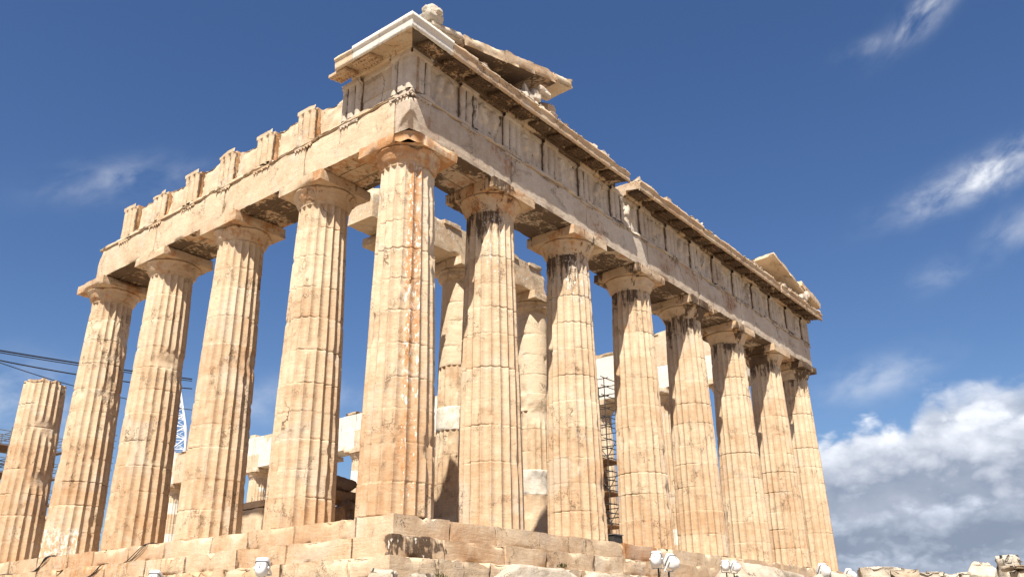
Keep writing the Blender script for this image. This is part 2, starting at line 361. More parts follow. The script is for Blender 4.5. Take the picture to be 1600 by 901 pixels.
def column(cx, cy, z0=0., H=HC, r0=.955, r1=.745, seed=0, fs=6, zs=9, dmg=1., colf=None, tonef=None, ndrum=11, broken=None, mat_='marble', scoops=(), label=None, capital=True, cap_col=None, ab_half=1.015, ab_scoops=(), flute=1., joint=1.):
    rr = random.Random(seed*13+5); o = np.array([cx, cy, z0])
    zt = H-.80                                             # top of the fluted shaft
    if broken: zt = broken
    zj = [0.]
    for k in range(ndrum): zj.append(zj[-1]+rr.uniform(.85, 1.2))
    full = H-.80
    zj = np.array(zj)*full/zj[-1]
    zl, dr, jt = [], [], []
    for k in range(ndrum):
        a, b = zj[k], zj[k+1]
        if broken and a >= broken-.05: break
        if broken: b = min(b, broken)
        zz = [a, a+.016, a+.05]+list(np.linspace(a+.12, b-.12, max(2, zs-4)))+[b-.05, b-.016]
        zl += zz; dr += [k]*len(zz); jt += [1, .0, 0]+[0]*max(2, zs-4)+[0, 0.]
    zl.append(zt); dr.append(dr[-1]); jt.append(0)
    zl = np.array(zl); dr = np.array(dr); jt = np.array(jt, float)
    nf = 20
    tt = np.array({4: [0, .06, .5, .94], 5: [0, .05, .33, .67, .95], 6: [0, .05, .28, .5, .72, .95], 7: [0, .045, .22, .42, .58, .78, .955], 8: [0, .04, .18, .36, .5, .64, .82, .96]}[fs]); u = (np.arange(nf)[:, None]+tt[None]).ravel()
    th = u/nf*2*np.pi+.08; ft = (u % 1.)
    q = zl/full
    Rz = r0+(r1-r0)*(q**1.12)+.012*np.sin(np.pi*q)
    fl = (1-(2*ft-1)**2)                                   # 0 on the arris, 1 mid-flute
    tops = clip((zl-(full-.10))/.10, 0, 1)**2               # flutes run out under the capital
    fd = .105*(Rz/r0)*(1-tops)*(np.array(flute)[dr] if hasattr(flute, '__len__') else flute)
    rad = Rz[:, None]-fd[:, None]*fl[None]
    base = np.stack([cx+np.cos(th)[None]*Rz[:, None], cy+np.sin(th)[None]*Rz[:, None], np.broadcast_to((z0+zl)[:, None], (len(zl), len(th)))], -1)
    # worn arrises, broken patches
    n1 = fbm(base, 1.05, 4, seed+11); n2 = fbm(base, 4.3, 3, seed+23)
    ero = clip(n1-.48, 0, 1)*.16*dmg+clip(n2-.34, 0, 1)*.045*dmg
    jd = np.abs(zl[:, None]-zj[None]).min(1)
    jn = fbm(base, 1.7, 3, seed+33)
    ero = ero+clip(jn-.05, 0, 1)*.055*dmg*clip(1-jd/.085, 0, 1)[:, None]
    cut = Rz[:, None]-ero*1.15+.012*n2*(ero > 0)
    rad = np.minimum(rad, cut)+.004*n2
    # joints open unevenly, drums sit slightly off
    jk = np.array([rr.choice((.25, .6, 1., 1.2)) for _ in range(ndrum+1)])[dr][:, None]
    open_ = clip(.30+1.1*fbm(base, .9, 3, seed+51), .03, 1)*jk
    rad = rad-jt[:, None]*.042*joint*open_
    ox = np.array([rr.uniform(-.006, .006) for _ in range(ndrum+1)])[dr]; oy = np.array([rr.uniform(-.006, .006) for _ in range(ndrum+1)])[dr]
    scoops = list(scoops)+[(rr.uniform(.5, H-1.5), rr.uniform(150, 330), rr.uniform(.10, .28), rr.uniform(.08, .35), rr.uniform(.03, .065)*min(1.3, dmg+.3)) for _ in range(9)]
    for (zc, ac, wd, hh, dp) in scoops:                     # big losses: height, angle(deg), width(rad), height, depth
        da = (th-R(ac)+np.pi) % (2*np.pi)-np.pi
        k = clip(1-np.sqrt((da[None]/wd)**2+((zl[:, None]-zc)/hh)**2)+.35*n1, 0, 1)
        rad = np.minimum(rad, Rz[:, None]-dp*np.sqrt(k)-.02*(k > 0)*(1+n2*1.5))
    P = np.stack([cx+ox[:, None]+np.cos(th)[None]*rad, cy+oy[:, None]+np.sin(th)[None]*rad, np.broadcast_to((z0+zl)[:, None], rad.shape)], -1)
    if broken:
        top = zl > broken-.5
        P[..., 2] -= np.where(top[:, None], clip(fbm(base, 1.6, 3, seed+71)+.1, 0, 1)*.16*clip((zl-(broken-.5))/.5, 0, 1)[:, None], 0)
    td = np.array([rr.uniform(-.16, .16) for _ in range(ndrum+1)])
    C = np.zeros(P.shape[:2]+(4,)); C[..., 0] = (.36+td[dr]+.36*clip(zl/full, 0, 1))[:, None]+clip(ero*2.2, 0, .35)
    C[..., 2] = np.maximum(C[..., 2], jt[:, None]*(.3+.6*open_)); arr = (ft[None] == 0)*clip(.28+.5*n2, 0, .6); C[..., 2] = np.maximum(C[..., 2], arr*clip(1-ero*8, 0, 1))
    if colf: C = colf(C, P, th, zl, dr, n1)
    b = MB(); b.grid(P, C, wrap=True); b.fan(P[-1], tn(.6)); b.fan(P[0][::-1], tn(.5))
    col = b.build('column', M[mat_], TEMPLE, origin=o, label=label)
    if not capital or broken: return col
    # echinus with annulets
    prof = [(r1-.01, H-.86), (r1-.005, H-.80), (r1+.02, H-.775), (r1+.015, H-.765), (r1+.045, H-.745), (r1+.04, H-.735), (r1+.07, H-.71), (.5*(r1+1.)+.0, H-.57), (ab_half-.10, H-.455), (ab_half-.045, H-.40), (ab_half-.04, H-.37), (ab_half-.09, H-.352)]
    pr = []
    for i in range(len(prof)-1):
        for k in range(2): pr.append(np.array(prof[i])*(1-k/2)+np.array(prof[i+1])*k/2)
    pr = np.array(pr+[prof[-1]]); ph = np.linspace(0, 2*np.pi, 72 if fs > 4 else 32, endpoint=False)
    E0 = np.stack([cx+pr[:, :1]*np.cos(ph), cy+pr[:, :1]*np.sin(ph), np.broadcast_to(z0+pr[:, 1:], (len(pr), len(ph)))], -1)
    ee = clip(fbm(E0, 1.5, 4, seed+81)-.22, 0, 1)*.22*dmg
    re = pr[:, :1]-ee+.006*fbm(E0, 5., 2, seed+83)
    E = np.stack([cx+re*np.cos(ph), cy+re*np.sin(ph), E0[..., 2]], -1)
    for (c_, r_) in ab_scoops:
        v = E-np.array(c_); d_ = np.linalg.norm(v, axis=-1); q_ = r_*(1+.3*fbm(E, 2.6, 3, seed))
        inside = d_ < q_
        E[..., 0] = np.where(inside, E[..., 0]+(cx-E[..., 0])*.22, E[..., 0]); E[..., 1] = np.where(inside, E[..., 1]+(cy-E[..., 1])*.22, E[..., 1])
    EC = np.zeros(E.shape[:2]+(4,)); EC[..., 0] = .55
    if cap_col: EC = cap_col(EC, E, ph)
    b = MB(); b.grid(E, EC, wrap=True); b.build('echinus', M[mat_], col, origin=o)
    b = MB()
    ac = (lambda P, c: cap_col(np.broadcast_to(c, P.shape[:2]+(4,)).copy(), P, None)) if cap_col else None
    b.block((cx-ab_half, cy-ab_half, z0+H-.35), (cx+ab_half, cy+ab_half, z0+H), tn(.6), seg=.13, rough=.012, chip=.05*dmg, seed=seed+5, scoops=ab_scoops, colf=ac)
    b.build('abacus', M[mat_], col, origin=o)
    return col

def angsee(th, a, wd): return clip(1-np.abs((th-R(a)+np.pi) % (2*np.pi)-np.pi)/wd, 0, 1)
# --- east front: dark crust under the capitals, rust below
def east_col(i, blk, org, low_orange=.15):
    def f(C, P, th, zl, dr, n1):
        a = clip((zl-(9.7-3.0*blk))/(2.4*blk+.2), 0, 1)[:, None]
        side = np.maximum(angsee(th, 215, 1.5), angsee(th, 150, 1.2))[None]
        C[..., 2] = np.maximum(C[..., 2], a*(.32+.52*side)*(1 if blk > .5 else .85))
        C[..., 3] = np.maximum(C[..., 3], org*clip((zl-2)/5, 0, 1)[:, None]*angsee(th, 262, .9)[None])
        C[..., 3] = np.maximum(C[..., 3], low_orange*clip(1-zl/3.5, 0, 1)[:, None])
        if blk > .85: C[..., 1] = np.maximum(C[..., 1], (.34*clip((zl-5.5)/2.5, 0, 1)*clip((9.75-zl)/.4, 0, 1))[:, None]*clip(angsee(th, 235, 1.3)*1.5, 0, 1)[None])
        C[..., 0] += .06
        return C
    return f
def cap_dirt(k, o):
    def f(C, P, ph):
        n = fbm(P, .9, 3, 77)
        C[..., 2] = clip(k*(.72+.95*n), 0, 1); C[..., 3] = clip(o*(.95+.7*fbm(P, 1.1, 3, 78)), 0, 1); C[..., 0] = .62
        return C
    return f
def corner_col(C, P, th, zl, dr, n1):
    st = np.minimum(1, angsee(th, 244, .55)*1.5)[None]*(.55+.45*clip((zl-1.)/6, 0, 1)[:, None])
    C[..., 3] = np.maximum(C[..., 3], st*.80)
    C[..., 1] = np.maximum(C[..., 1], np.minimum(st*1.3, 1)*.36)
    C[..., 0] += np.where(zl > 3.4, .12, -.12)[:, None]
    C[..., 3] = np.maximum(C[..., 3], clip((zl-9.1)/.5, 0, 1)[:, None]*.5)
    return C
def south_col(orange_a=300, o=.35, patch=None):
    def f(C, P, th, zl, dr, n1):
        C[..., 3] = np.maximum(C[..., 3], o*angsee(th, orange_a, .8)[None]*clip((zl-2)/6, 0.15, 1)[:, None])
        C[..., 3] = np.maximum(C[..., 3], .22*clip(1-zl/2.5, 0, 1)[:, None])
        C[..., 0] += .02
        if patch == 'foot':
            C[..., 1] = np.where((zl < 1.05)[:, None] & (angsee(th, 212, .9) > .05)[None], .47, C[..., 1])
        if patch == 'band':
            C[..., 0] = np.where(((zl > 5.0) & (zl < 6.0))[:, None], .15, C[..., 0])
        return C
    return f
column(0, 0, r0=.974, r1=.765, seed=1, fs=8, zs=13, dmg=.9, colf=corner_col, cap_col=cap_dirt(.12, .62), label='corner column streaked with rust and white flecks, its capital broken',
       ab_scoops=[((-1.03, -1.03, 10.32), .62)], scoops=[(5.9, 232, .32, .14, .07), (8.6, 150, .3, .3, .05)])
ecfg = [(.95, .40), (.9, .45), (.75, .2), (.75, .15), (.6, .1), (.6, .1), (.5, .1)]
for i in range(1, 8):
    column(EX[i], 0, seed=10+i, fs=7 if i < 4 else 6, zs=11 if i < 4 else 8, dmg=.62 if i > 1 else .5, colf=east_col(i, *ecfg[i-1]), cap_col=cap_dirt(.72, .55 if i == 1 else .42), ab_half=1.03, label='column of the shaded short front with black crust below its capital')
scf = [dict(colf=south_col(300, .2), scoops=[(5.2, 232, .22, .10, .05)], dmg=.7), dict(colf=south_col(305, .5, 'band'), dmg=.8, scoops=[(8.3, 330, .3, .5, .06)]),
       dict(colf=south_col(300, .25), dmg=1.1, scoops=[(6.4, 265, .7, .35, .09), (6.2, 320, .5, .5, .10)]), dict(colf=south_col(300, .2, 'foot'), dmg=1.2, scoops=[(8.2, 300, .5, .5, .10), (7.2, 320, .3, .3, .08)])]
for j in range(1, 5):
    column(0, SY[j], seed=40+j, fs=7, zs=11, cap_col=cap_dirt(.3, .42), ab_scoops=[((1.0, SY[j]-1., 10.2), .28)] if j in (2, 3) else (), **scf[j-1])
def stump(C, P, th, zl, dr, n1):
    C[..., 0] -= .02
    C[..., 0] = np.where((dr == 4)[:, None], .3, C[..., 0]); C[..., 2] = np.where((dr == 4)[:, None], .36, C[..., 2])
    return C
column(0, SY[5]+.4, seed=60, fs=7, zs=11, dmg=1.2, broken=7.35, colf=stump, joint=2.4, label='broken column without capital at the outer end of the sunny side',
       scoops=[(5.35, 270, .7, .45, .11), (3.2, 280, .6, .35, .09), (7.3, 310, .4, .4, .12), (4.4, 330, .3, .3, .08)])
for j in (6, 7):
    column(0, SY[j], seed=60+j, fs=5, zs=7, dmg=1.2, broken=3.5-1.2*(j-6), colf=stump)
# --- inner porch columns, patched with new marble
def porch(seed, smooth):
    def f(C, P, th, zl, dr, n1):
        n = fbm(P, .9, 2, seed)
        sm = np.isin(dr, smooth)[:, None]
        C[..., 0] = .58+.1*n1; C[..., 3] = .10
        new = sm | (n > .22)
        C[..., 1] = np.where(np.isin(dr, smooth[:1])[:, None], .52, 0); C[..., 0] = np.where(new, 1.05, C[..., 0]-.1); C[..., 2] = np.where(new, np.minimum(C[..., 2], .32), C[..., 2])
        return C
    return f
pcap = lambda C, P, ph: np.concatenate([np.full(C.shape[:2]+(1,), .8), np.full(C.shape[:2]+(1,), .30), np.zeros(C.shape[:2]+(1,)), np.full(C.shape[:2]+(1,), .16)], -1)
for k, (px_, smooth) in enumerate(((4.45, (7, 8, 9, 10)), (7.8, (4, 7, 8, 9, 10)), (12.4, (2, 6, 7, 8, 9, 10)))):
    column(px_, 5.0, z0=.7, H=10.0, r0=.83, r1=.66, seed=80+k, fs=5, zs=9, dmg=1.0, colf=porch(200+k, smooth), flute=[0. if q in smooth else .75 for q in range(11)], joint=.8, ab_half=.90, cap_col=pcap,
           scoops=[(1.3, 240, 1.5, 1.1, .14), (2.6, 300, .7, .7, .10), (4.9, 250, .8, .4, .08)], label='inner porch column patched with smooth new marble')
# --- far flank behind
def north(C, P, th, zl, dr, n1):
    C[..., 1] = np.where(np.isin(dr, (2, 5, 6, 9))[:, None] & (fbm(P, .3, 1, 44) > -.1), .8, 0)
    return C
for j in range(1, 16):
    column(EX[7], SY[j], seed=100+j, fs=4, zs=5, dmg=.9, colf=north, cap_col=lambda C, P, ph: np.concatenate([np.full(C.shape[:2]+(1,), .7), np.full(C.shape[:2]+(1,), .3), np.full(C.shape[:2]+(1,), .0), np.full(C.shape[:2]+(1,), .25)], -1), label='column of the far side seen through the temple')

# --- platform steps
def end_dirt(ax, l, h, f=None):
    def g(P, c):
        C = (f(P, c) if f else np.broadcast_to(c, P.shape[:2]+(4,))).copy()
        e = np.minimum(P[..., ax]-l, h-P[..., ax]) < .012
        C[..., 2] = np.where(e, .5, C[..., 2]); return C
    return g
def steps():
    spec = [(-.55, 0., 1.01), (-1.07, -.554, 1.71), (-1.60, -1.074, 2.41), (-2.05, -1.604, 3.05)]
    for k, (z0, z1, off) in enumerate(spec):
        b = MB(); rr = random.Random(300+k)
        # east riser blocks (along x), then south riser blocks (along y)
        xx = -off; i = 0
        while xx < 28.86+off-.01:
            Lb = rr.uniform(1.5, 2.3) if i else 1.95-.25*k
            x1 = min(xx+Lb, 28.86+off)
            if 28.86+off-x1 < .6: x1 = 28.86+off
            c = tn(clip(.62+rr.uniform(-.2, .2)-.03*k, 0, 1), 0, .10+.03*k+(.15 if rr.random() < .2 else 0), .15+rr.uniform(-.1, .18))
            if k == 0 and i == 5: c = tn(.1, 0, 0, .75)
            sco = [((xx+rr.uniform(.2, 1.6), -off, z1+.03), rr.uniform(.10, .22)) for _ in range(2 if rr.random() < .6 else 0)]
            cfs = None
            if k == 1 and i < 2:
                sco = []
                cfs = lambda P, c: np.broadcast_to(c, P.shape[:2]+(4,))+tn(.15, .36, 1, 0)*(clip(.72+.6*fbm(P, 8., 3, 5), 0, 1)*clip(4*(.82-np.linalg.norm((P-np.array([-1.1, -1.71, -.8]))*np.array([1.0, 1.4, .9]), axis=-1)+.5*fbm(P, 2.2, 3, 5)), 0, 1))[..., None]
            if k == 3: sco += [((xx+.5, -off-.1, z1+.1), .5)]
            pr = rr.uniform(-.012, .012)
            b.block((xx+.011, -off+pr, z0), (x1-.011, -off+1.25, z1-(.004 if i % 2 else 0)), c, seg=.11, rough=.010+.006*k, chip=.035+.015*k, cw=.12, seed=310+k*40+i, scoops=sco, colf=end_dirt(0, xx+.011 if i else -99, x1-.011, cfs))
            xx = x1; i += 1
        yy = -off+1.27; i = 0
        while yy < 60:
            y1 = yy+rr.uniform(1.6, 2.4)
            c = tn(clip(.5+rr.uniform(-.25, .25), 0, 1), 0, .06+(.22 if rr.random() < .2 else 0), .22+rr.uniform(-.15, .3))
            sco = [((-off, yy+rr.uniform(.2, 1.6), z1+.03), rr.uniform(.10, .26)) for _ in range(2 if rr.random() < .65 else 0)]
            pr = rr.uniform(-.012, .012)
            b.block((-off+pr, yy+.011, z0), (-off+1.25, y1-.011, z1-(.004 if i % 2 else 0)), c, seg=.11 if yy < 25 else .4, rough=.010+.006*k, chip=.04+.015*k, cw=.12, seed=510+k*40+i, scoops=sco, colf=end_dirt(1, yy+.011, y1-.011))
            yy = y1; i += 1
        # remaining sides and core
        b.block((-off+1.2, -off+1.22, z0-.1 if k < 3 else -2.6), (28.86+off-.004, 66.6+off, z1-.012), tn(.5, 0, .1, .1), seg=1.2, rough=.01, chip=.03, seed=9)
        b.build('step', M['marble' if k < 3 else 'rock'], TEMPLE, label=['top step carrying the columns', 'second step with a black stained break at the corner', 'third step with rough chipped edge', 'rough rubble footing below the steps'][k])
steps()
b = MB(); b.block((4.2, 4.0, .0), (24.7, 62, .35), tn(.5), seg=1., rough=.02); b.block((4.55, 4.35, .352), (24.3, 62, .70), tn(.5), seg=1., rough=.02)
b.build('inner_platform', M['marble'], TEMPLE)

# --- architraves
ZA, ZT, ZF, ZG = HC, HC+1.22, HC+1.35, HC+2.67     # architrave bottom, taenia, frieze bottom, frieze top
FRONT = .90
def soffit_crust_shade(P, c):
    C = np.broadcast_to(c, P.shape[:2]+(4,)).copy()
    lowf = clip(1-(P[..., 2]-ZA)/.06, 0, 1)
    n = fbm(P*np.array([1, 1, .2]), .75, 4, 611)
    C[..., 2] = np.maximum(C[..., 2], lowf*clip(.78+1.2*n, 0, 1)); C[..., 3] = np.maximum(C[..., 3], lowf*clip(.35-.7*n, 0, 1))  # black crust patches, deepened to paint the shade under the beams
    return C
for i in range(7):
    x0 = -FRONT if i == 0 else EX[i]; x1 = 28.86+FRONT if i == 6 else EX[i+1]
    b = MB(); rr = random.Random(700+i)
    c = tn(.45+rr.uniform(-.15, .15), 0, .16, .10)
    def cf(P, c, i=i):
        C = soffit_crust_shade(P, c); face = P[..., 1] < -FRONT+.02
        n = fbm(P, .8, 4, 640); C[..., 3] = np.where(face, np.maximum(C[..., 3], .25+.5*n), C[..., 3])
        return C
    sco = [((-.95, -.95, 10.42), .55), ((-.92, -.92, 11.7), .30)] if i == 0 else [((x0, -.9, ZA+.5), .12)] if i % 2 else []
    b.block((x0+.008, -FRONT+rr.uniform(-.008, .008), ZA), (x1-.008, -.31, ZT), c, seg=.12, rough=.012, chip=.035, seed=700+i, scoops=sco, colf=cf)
    b.block((x0+.008+(.6 if i == 0 else 0), -.285, ZA+.01), (x1-.008, .285, ZT), c, seg=.3, rough=.012, chip=.03, seed=720+i, colf=soffit_crust_shade)
    b.block((x0+.008+(.6 if i == 0 else 0), .31, ZA), (x1-.008, .90, ZT), c, seg=.3, rough=.012, chip=.03, seed=740+i, colf=soffit_crust_shade)
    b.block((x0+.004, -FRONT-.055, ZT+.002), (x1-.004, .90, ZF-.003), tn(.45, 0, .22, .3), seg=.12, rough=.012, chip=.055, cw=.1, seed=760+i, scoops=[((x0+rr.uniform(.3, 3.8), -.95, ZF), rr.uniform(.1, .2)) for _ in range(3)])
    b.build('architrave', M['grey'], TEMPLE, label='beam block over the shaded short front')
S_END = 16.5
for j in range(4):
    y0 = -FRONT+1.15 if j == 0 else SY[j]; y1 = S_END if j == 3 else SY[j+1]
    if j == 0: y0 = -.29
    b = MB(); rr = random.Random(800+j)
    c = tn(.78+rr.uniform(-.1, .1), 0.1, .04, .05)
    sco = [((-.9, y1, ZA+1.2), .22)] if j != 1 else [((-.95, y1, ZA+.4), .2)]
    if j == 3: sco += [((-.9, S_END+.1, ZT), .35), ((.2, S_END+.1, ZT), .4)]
    b.block((-FRONT, y0+.008, ZA), (-.31, y1-.008, ZT), c, seg=.12, rough=.016, chip=.04, seed=800+j, scoops=sco, colf=soffit_crust_shade)
    b.block((-.285, max(y0, .9)+.008, ZA+.01), (.285, y1-.008, ZT), c, seg=.3, rough=.012, chip=.03, seed=820+j, colf=soffit_crust_shade)
    b.block((.31, max(y0, .92)+.008, ZA), (.90, y1-.008, ZT), c, seg=.3, rough=.012, chip=.03, seed=840+j, colf=soffit_crust_shade)
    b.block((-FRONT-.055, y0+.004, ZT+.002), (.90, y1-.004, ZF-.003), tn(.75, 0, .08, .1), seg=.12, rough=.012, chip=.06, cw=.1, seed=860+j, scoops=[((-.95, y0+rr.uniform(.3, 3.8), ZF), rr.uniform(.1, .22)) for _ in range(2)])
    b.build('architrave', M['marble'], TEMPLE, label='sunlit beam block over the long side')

# --- triglyphs, regulae, metopes
TW = .845
def triglyph(pos, axis, z1, depth, c, seed, mat_, worn_top=0., label=None, sx=1):
    """axis 'x': front faces -y, pos = x centre; axis 'y': front faces -x"""
    f0 = -FRONT-.035
    b = MB()
    g = TW/9.
    us = [0, g*.45, g*1.0, g*2.0, g*2.75, g*3.5, g*4.1, g*4.9, g*5.5, g*6.25, g*7.0, g*8.0, g*8.55, g*9]
    ds = [.075, .02, .0, .0, .12, .0, .0, .0, .0, .12, .0, .0, .02, .075]
    us = np.array([0]+us+[g*9]); ds = np.array([.14]+ds+[.14])
    zb = z1-.15
    vs = np.concatenate([np.linspace(ZF, zb-.02, 10), [zb, zb+.012], np.linspace(zb+.04, z1, 3)])
    Dp = np.where(vs[:, None] < zb-.001, ds[None], np.where(vs[:, None] > zb+.01, (0. if worn_top else -.012), ds[None]*.4))
    Uu = np.broadcast_to(us[None]-TW/2, Dp.shape); Vv = np.broadcast_to(vs[:, None], Dp.shape)
    Pw = np.stack([pos+Uu, np.full(Dp.shape, f0), Vv], -1) if axis == 'x' else np.stack([np.full(Dp.shape, f0), pos+Uu, Vv], -1)
    er = .010*fbm(Pw, 4, 3, seed)+clip(fbm(Pw, 1.7, 3, seed+4)-.35, 0, 1)*.10
    Dp = Dp+np.abs(er)
    Vn = Vv-worn_top*clip(fbm(Pw, 1.3, 3, seed+8)+.3, 0, 1)*clip((Vv-zb+.2)/.35, 0, 1)
    P = np.stack([pos+Uu, f0+Dp, Vn], -1) if axis == 'x' else np.stack([f0+Dp, pos+Uu, Vn], -1)
    C = np.broadcast_to(c, P.shape[:2]+(4,)).copy()
    C[..., 2] = np.maximum(C[..., 2], np.where(ds[None] > .1, 1.0, np.where(ds[None] > .05, .6, 0))*(Vv < zb))  # black in the grooves paints recess shade for contrast
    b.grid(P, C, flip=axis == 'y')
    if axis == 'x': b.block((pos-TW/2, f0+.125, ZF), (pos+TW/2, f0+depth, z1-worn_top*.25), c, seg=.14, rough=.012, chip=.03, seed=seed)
    else:
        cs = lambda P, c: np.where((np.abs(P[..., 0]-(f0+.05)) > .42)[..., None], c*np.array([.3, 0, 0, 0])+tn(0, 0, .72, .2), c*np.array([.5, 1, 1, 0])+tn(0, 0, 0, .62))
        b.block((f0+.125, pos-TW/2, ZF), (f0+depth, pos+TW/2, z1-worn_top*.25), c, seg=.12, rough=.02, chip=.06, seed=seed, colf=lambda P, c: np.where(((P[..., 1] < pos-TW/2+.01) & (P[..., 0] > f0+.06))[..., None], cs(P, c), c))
    t = b.build('triglyph', M[mat_], TEMPLE, label=label)
    rg = MB(); rr = random.Random(seed)
    if axis == 'x': rg.block((pos-TW/2, -FRONT-.045, ZT-.085), (pos+TW/2, -FRONT+.02, ZT-.003), c, seg=.12, rough=.008, chip=.03, cw=.05, seed=seed)
    else: rg.block((-FRONT-.045, pos-TW/2, ZT-.085), (-FRONT+.02, pos+TW/2, ZT-.003), c, seg=.12, rough=.008, chip=.03, cw=.05, seed=seed)
    for k in range(6):
        if rr.random() < .3: continue
        q = pos-TW/2+TW*(k+.5)/6
        p = np.array((q, -FRONT-.022, 0) if axis == 'x' else (-FRONT-.022, q, 0))
        rg.tube([p+(0, 0, ZT-.125), p+(0, 0, ZT-.083)], [.034, .026], 7, c)
    rg.build('regula', M[mat_], t)
NT_ = 14; EXT = [-.48+(29.82/NT_)*k for k in range(NT_+1)]
for k, xp in enumerate(EXT):
    rr = random.Random(900+k)
    triglyph(xp, 'x', ZG, .55, tn(.5+rr.uniform(-.15, .1), .0, .28, .12), 900+k, 'grey', worn_top=.0)
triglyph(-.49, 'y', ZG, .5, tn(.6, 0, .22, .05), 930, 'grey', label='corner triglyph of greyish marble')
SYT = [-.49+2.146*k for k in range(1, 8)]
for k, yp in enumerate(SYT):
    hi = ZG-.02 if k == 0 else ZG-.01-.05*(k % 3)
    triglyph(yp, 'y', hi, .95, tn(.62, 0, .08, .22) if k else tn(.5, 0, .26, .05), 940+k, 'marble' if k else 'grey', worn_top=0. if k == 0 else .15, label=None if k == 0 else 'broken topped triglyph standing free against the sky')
    # rough backing stone beside it, lower and set back
    if k > 0:
        yb = yp-2.146+TW/2; L_ = 2.146-TW
        bb = MB(); rr = random.Random(970+k); zt = ZF+1.22+rr.uniform(-.16, .06)
        bb.block((-.72+rr.uniform(-.05, .06), yb+.02, ZF), (.15, yb+L_-.004, zt), tn(.95, 0, .10, .0), seg=.09, rough=.045, chip=.10, cw=.25, seed=970+k, scoops=[((-.75, yb+.02, zt+.05), .28), ((-.5, yb+L_-.1, zt+.12), .25)])
        bb.build('backing_stone', M['marble'], TEMPLE, label='rough backing stone between two triglyphs')
bb = MB(); bb.block((-.66, SYT[-1]+TW/2+.01, ZF), (.1, SYT[-1]+TW/2+.55, ZF+.85), tn(.7, 0, .06, .2), seg=.09, rough=.05, chip=.16, cw=.3, seed=990, scoops=[((-.7, SYT[-1]+1.1, ZF+.9), .45)]); bb.build('backing_stone', M['rock'], TEMPLE)
# sculpted metopes, badly worn
def metope(u0, u1, axis, seed, c, relief=True):
    f0 = -FRONT+.13; rr = random.Random(seed)
    us = np.linspace(u0, u1, 44); vs = np.linspace(ZF, ZG, 44)
    U, V = np.meshgrid(us, vs, indexing='xy')
    H = np.zeros(U.shape)
    if relief:
        um = (u0+u1)/2; caps = []
        for q in range(2):
            cx_ = um+(-.28 if q == 0 else .26)+rr.uniform(-.08, .08); ln = rr.uniform(-.2, .2)
            hip = (cx_, ZF+.62); sh = (cx_+ln, ZF+.98)
            caps += [(hip, sh, .15), (sh, (sh[0]+rr.uniform(-.1, .1), ZF+1.15), .09), (hip, (cx_+rr.uniform(-.25, .05), ZF+.05), .08), (hip, (cx_+rr.uniform(.0, .3), ZF+.08), .08), (sh, (sh[0]+rr.uniform(-.35, .35), ZF+rr.uniform(.6, 1.2)), .06)]
        for (a, b_, r_) in caps:
            ax, ay = a; bx, by = b_; dx, dy = bx-ax, by-ay
            t_ = clip(((U-ax)*dx+(V-ay)*dy)/(dx*dx+dy*dy+1e-6), 0, 1)
            d_ = np.hypot(U-ax-t_*dx, V-ay-t_*dy); keep = rr.random() > .18
            H = np.maximum(H, np.sqrt(clip(r_*r_-d_*d_, 0, 1))*.95 if keep else 0)
    Pw = np.stack([U, np.full(U.shape, f0), V], -1)
    n = fbm(Pw, 2.3, 4, seed)
    H = np.minimum(H, clip(.16+.16*n, .02, .24))+.014*fbm(Pw, 6, 3, seed+3)+.02*n
    H = np.where(V > ZG-.13, .045, H)
    P = np.stack([U, f0-H, V], -1) if axis == 'x' else np.stack([f0-H, U, V], -1)
    cb = np.broadcast_to(c, P.shape[:2]+(4,)).copy(); cb[..., 2] = clip(.08+.3*fbm(Pw, 1.4, 3, seed+6), 0, .5)+.28*(H < .012)*(fbm(Pw, 3., 2, seed+8) > 0)
    b = MB(); b.grid(P, cb, flip=axis == 'y')
    lo = (u0, f0+.03, ZF); hi = (u1, f0+.25, ZG)
    if axis == 'y': lo = (f0+.03, u0, ZF); hi = (f0+.25, u1, ZG)
    b.block(lo, hi, c, seg=.4, rough=.004, chip=.01)
    b.build('metope', M['grey'], TEMPLE, label='worn sculpted relief panel between triglyphs' if relief else 'plain panel under the corner cornice')
for k in range(NT_):
    metope(EXT[k]+TW/2+.003, EXT[k+1]-TW/2-.003, 'x', 1000+k, tn(.62, 0, .1, .08))
metope(-.49+TW/2+.003, SYT[0]-TW/2-.003, 'y', 1030, tn(.75, 0, .06, .0), relief=False)

# --- horizontal cornice
def cprof(top=.0): return [(-.80, ZG+.005), (-.97, ZG+.005), (-.99, ZG+.17), (-1.57, ZG+.05), (-1.575, ZG-.03), (-1.63, ZG-.03), (-1.64, ZG+.27), (-1.69, ZG+.30), (-1.69, ZG+.40+top), (-.75, ZG+.47+top), (-.45, ZG+.47), (-.45, ZG+.005)]
putx = lambda u, v, t: np.stack([t+0*u, u+0*t, v+0*t], -1)
puty = lambda u, v, t: np.stack([u+0*t, t+0*u, v+0*t], -1)
def mutule(parent, axis, pos, c, seed, mat_, width=.74):
    b = MB(); rr = random.Random(seed)
    sl_ = lambda P: P+np.stack([0*P[..., 0], 0*P[..., 0], (P[..., 1 if axis == 'x' else 0]+1.0)*.20], -1)
    if axis == 'x': b.block((pos-width/2, -1.545, ZG+.03), (pos+width/2, -1.0, ZG+.155), c, seg=.15, rough=.008, chip=.03, cw=.06, seed=seed, tf=sl_)
    else: b.block((-1.545, pos-width/2, ZG+.03), (-1.0, pos+width/2, ZG+.155), c, seg=.15, rough=.008, chip=.03, cw=.06, seed=seed, tf=sl_)
    for i in range(6):
        for k in range(3):
            if rr.random() < .25: continue
            q = pos-width/2+width*(i+.5)/6; d = -1.46+.19*k; z = ZG+.03+(d+1.)*.20
            p = np.array((q, d, z) if axis == 'x' else (d, q, z))
            b.tube([p+(0, 0, -.032), p+(0, 0, .01)], .034, 6, c)
    b.build('mutule', M[mat_], parent)
MP = 29.82/NT_/2
